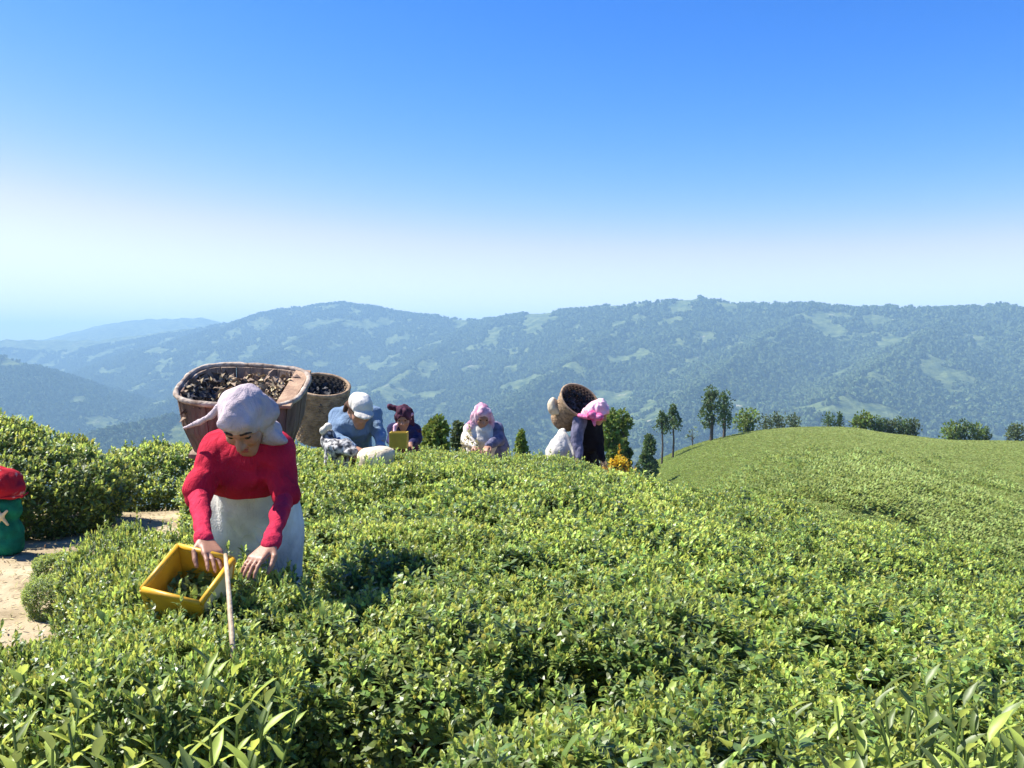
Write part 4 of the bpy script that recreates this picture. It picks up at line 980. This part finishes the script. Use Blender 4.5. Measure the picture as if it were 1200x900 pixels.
# ---- the stooping picker in black with a basket
def picker_black():
    e = person(690, 545, 10.0, 'picker in black stooping with a tan basket and a pink headscarf')
    hc = P(702, 483, 9.8); hp, q, Rm = head_prims(hc, (.75, -.35, -.55), s=1.0)
    neck = P(692, 490, 9.95); chest = P(688, 497, 10.0); pel = P(684, 520, 10.15)
    shR, shL = P(680, 494, 9.85), P(698, 493, 10.05); elR, elL = P(676, 515, 9.8), P(701, 515, 9.95); wrR, wrL = P(679, 536, 9.72), P(706, 538, 9.85)
    skin = hp + [cap(q(-.03, -.06), neck, .05, .06, .03), cap(neck, chest, .08, .12, .04), cap(chest, pel, .12, .13, .05), cap(shR, elR, .045, .036), cap(elR, wrR, .036, .026), cap(shL, elL, .045, .036), cap(elL, wrL, .036, .026)]
    skin += hand_prims(wrR, (.1, -.3, -1), (-.4, -.8, 0), 1) + hand_prims(wrL, (.2, -.3, -1), (.4, -.8, 0), -1) + legs(pel, pel[0], 10.15)
    body = blob('body', skin, M_skin, e, .009); eyes(q, Rm, body)
    blob('tunic', [cap(neck, chest, .10, .15, .05), cap(chest, pel, .16, .17, .05), cap(shL, elL, .085, .07, .04), cap(elL, wrL, .065, .045, .03), cap(chest + [.04, -.06, -.02], P(692, 520, 9.98), .12, .12, .05)], M_black, e, .010, .022, (9, 9, 7))
    blob('sleeve', [cap(shR, elR, .085, .075, .04), cap(elR, wrR, .07, .045, .03)], M_lilac, e, .010, .018, (14, 14, 10), 2)
    blob('skirt', [cap(pel, np.array([pel[0], pel[1], e.location.z + .12]), .17, .22, .05), half((0, 0, e.location.z + .05), (0, 0, -1))], M_black, e, .014, .02, (7, 7, 3))
    blob('shoulder_cloth', [cap(P(659, 506, 9.95), P(653, 530, 9.85), .05, .12, .04), cap(P(653, 530, 9.85), np.array([P(653, 540, 9.85)[0], 9.85, e.location.z + .25]), .13, .14, .04), cap(P(662, 512, 9.9), P(674, 535, 9.85), .04, .06, .03)], M_white, e, .010, .028, (9, 9, 5), label='white cloth hanging from her back')
    sc_ = blob('headscarf', [ell(q(-.02, .03), (.10, .118, .12), Rm, .03), cap(q(-.05, -.02, .0), P(688, 485, 9.92), .088, .07, .05), cut(ell(q(.10, -.03), (.062, .085, .08), Rm))], M_pinkpale, e, .008, .022, (14, 14, 14), 5)
    blob('scarf_knot', [cap(P(679, 487, 9.78), P(690, 489, 9.7), .025, .035, .03), ell(P(694, 486, 9.68), (.06, .05, .05), k=.03), ell(P(702, 489, 9.66), (.055, .05, .05), k=.03), cap(P(696, 489, 9.68), P(697, 498, 9.68), .035, .02, .02)], M_crimson, sc_, .009, .012, (20, 20, 20), 7)
    cane_basket(P(680, 470, 9.98), unit(np.array([.44, -.66, .61])), .225, .13, .42, 'tan cane basket with a dark mouth on the back of the picker in black', 2, oval=1.08)
    o = blob('cloth_roll', [ell(P(648, 476, 10.02), (.06, .055, .11), k=.06), cap(P(648, 480, 10.02), P(662, 484, 10.05), .055, .06, .05)], M_sack, e, .010, .022, (8, 8, 8), 2)
    o['label'] = 'cream cloth roll tied beside the basket'
picker_black()

# ---- a green sack with a red bundle on it at the foot of the big hedge
def sack_and_bundle():
    Y = 7.5; b0 = P(-8, 640, Y); g = gz(b0[0], Y); e = empty('green_sack', (b0[0], Y, g)); tag(e, 'stuffed green sack with a pale mark standing before the big hedge', 'sack')
    c = lambda px, py, d=0: P(px, py, Y + d)
    j = blob('sack', [cap(c(-26, 600), c(9, 598), .10, .095, .05), cap(c(-27, 622), c(8, 622), .11, .105, .05), cap(np.array([c(-26, 640)[0], Y, g + .09]), np.array([c(7, 640)[0], Y, g + .09]), .115, .11, .05), cap(c(12, 590), c(19, 588), .03, .012, .03), half((0, 0, g + .005), (0, 0, -1))], M_green, e, .009, .026, (7, 7, 7), 3)
    mk = P(-3, 607, Y - .105); o = blob('mark', [cap(mk, mk + np.array([a, -.004, b]), .017, .012, .012) for a, b in ((.05, .05), (.055, -.065), (-.05, .01), (-.03, .06), (-.03, -.06))], M_cream, j, .007); o.scale = (1, 1, 1)
    e2 = empty('red_bundle', tuple(P(-6, 583, Y))); tag(e2, 'rounded red woollen bundle flecked with white lying on the green sack', 'bundle')
    b = blob('wrap', [ell(P(-8, 567, Y), (.20, .18, .165), k=.05), ell(P(4, 575, Y - .02), (.165, .16, .09), k=.05), half(P(0, 586, Y), (0, 0, -1))], M_redhat, e2, .009, .040, (8, 8, 8), 4)
    blob('tuck', [cap(P(-20, 585, Y - .16), P(22, 583, Y - .10), .014, .012, .01), cap(P(22, 583, Y - .10), P(29, 578, Y), .012, .010, .01)], M_redhat, b, .006, .004, (20, 20, 20))
sack_and_bundle()

# ---- yellow shrub by the picker in black, straw-coloured plant by the picker in pink
def small_shrub(name, label, px, py, Y, rx, H, m, seed, dens=900, size=.8):
    b = P(px, py, Y); z = CAMZ - (py - HOR) / FPX * Y; g = gz(b[0], Y); Hh = H if H > 0 else z - g
    e = empty(name, (b[0], Y, g)); tag(e, label, 'shrub')
    f, yg, _ = bush_meshes(seed, rx, rx * .8, Hh, dens, size, .05, .05, .45, 2.2); f.materials.append(m); yg.materials.append(m)
    tag(link('foliage', f, None, e), kind='stuff'); tag(link('new_shoots', yg, None, e), kind='stuff')
    for k in range(3): s = link('stem', STEMS[k], None, e); s.rotation_euler = (0, 0, 2 * k); s.scale = (rx, rx, Hh * 1.1)
small_shrub('yellow_shrub', 'golden yellow leafy shrub at the feet of the picker in black', 729, 538, 7.9, .22, 0, M_flower, 401)
small_shrub('straw_shrub', 'pale straw yellow plant beside the golden shrub', 708, 543, 7.9, .10, 0, M_straw, 402)
small_shrub('straw_shrub', 'yellowish plant in front of the picker in pink and white', 552, 511, 9.0, .15, 0, M_straw, 403)

# ---- long-leaved weeds in the near corners
def long_leaf(seed):
    me = leaf_mesh_detail(50 + seed, .105); 
    for v in me.vertices: v.co.x *= .62
    me.materials.append(M_young if seed % 2 else M_weed); return me
M_weed = mat('weed leaf', (0.19, 0.24, 0.07), (0.12, 0.165, 0.045), rough=0.45, scale=6, spec=0.5, trans=0.35, island=0.2)
LONG = [long_leaf(i) for i in range(5)]
def weed(px, top, Y, seed, label, group):
    r = random.Random(seed); x = (px - 600) / FPX * Y; g = gz(x, Y); H = CAMZ - (top - HOR) / FPX * Y - g
    e = empty('weed', (x, Y, g)); tag(e, label, 'weed', group)
    for k in range(10):
        a = r.uniform(0, 6.28); sp = r.uniform(.06, .26); hh = H * r.uniform(.72, 1.0)
        pts = [Vector((.02 * math.cos(a), .02 * math.sin(a), -.03)), Vector((sp * .35 * math.cos(a), sp * .35 * math.sin(a), hh * .5)), Vector((sp * math.cos(a), sp * math.sin(a), hh * .97))]
        m = MB(); m.tube([tuple(p) for p in pts], [.007, .005, .003], 6)
        me = bpy.data.meshes.new('stalk'); me.from_pydata(m.v, [], m.f); link('stalk', me, M_leaf, e)
        for i in range(13):
            t = .35 + .65 * i / 12; p = pts[0].lerp(pts[1], t * 2) if t < .5 else pts[1].lerp(pts[2], t * 2 - 1)
            az = i * 2.4 + k; d = Vector((math.cos(az), math.sin(az), .25 + 1.1 * t * t + r.uniform(-.2, .3))).normalized()
            lo = link('leaf', LONG[r.randrange(5)], None, e); lo.rotation_mode = 'QUATERNION'; lo.rotation_quaternion = d.to_track_quat('Y', 'Z')
            lo.location = p; q = r.uniform(.7, 1.25) * (1.1 - .35 * t); lo.scale = (q, q, q)
for i, (px, top, Y) in enumerate([(15, 800, 2.15), (75, 785, 2.3), (140, 800, 2.2), (205, 790, 2.25), (255, 815, 2.1), (40, 840, 1.95), (120, 850, 1.9), (190, 845, 1.92)]):
    weed(px, top, Y, 60 + i, 'tall long-leaved weed beside the sandy path, below the yellow box', 'weeds beside the path')
for i, (px, top, Y) in enumerate([(1030, 815, 2.05), (1085, 800, 2.1), (1140, 795, 2.1), (1190, 785, 2.15), (1060, 850, 1.9), (1125, 850, 1.9), (1185, 845, 1.95)]):
    weed(px, top, Y, 80 + i, 'pale long-leaved weed at the foot of the tea slope away from the path', 'weeds at the foot of the slope')
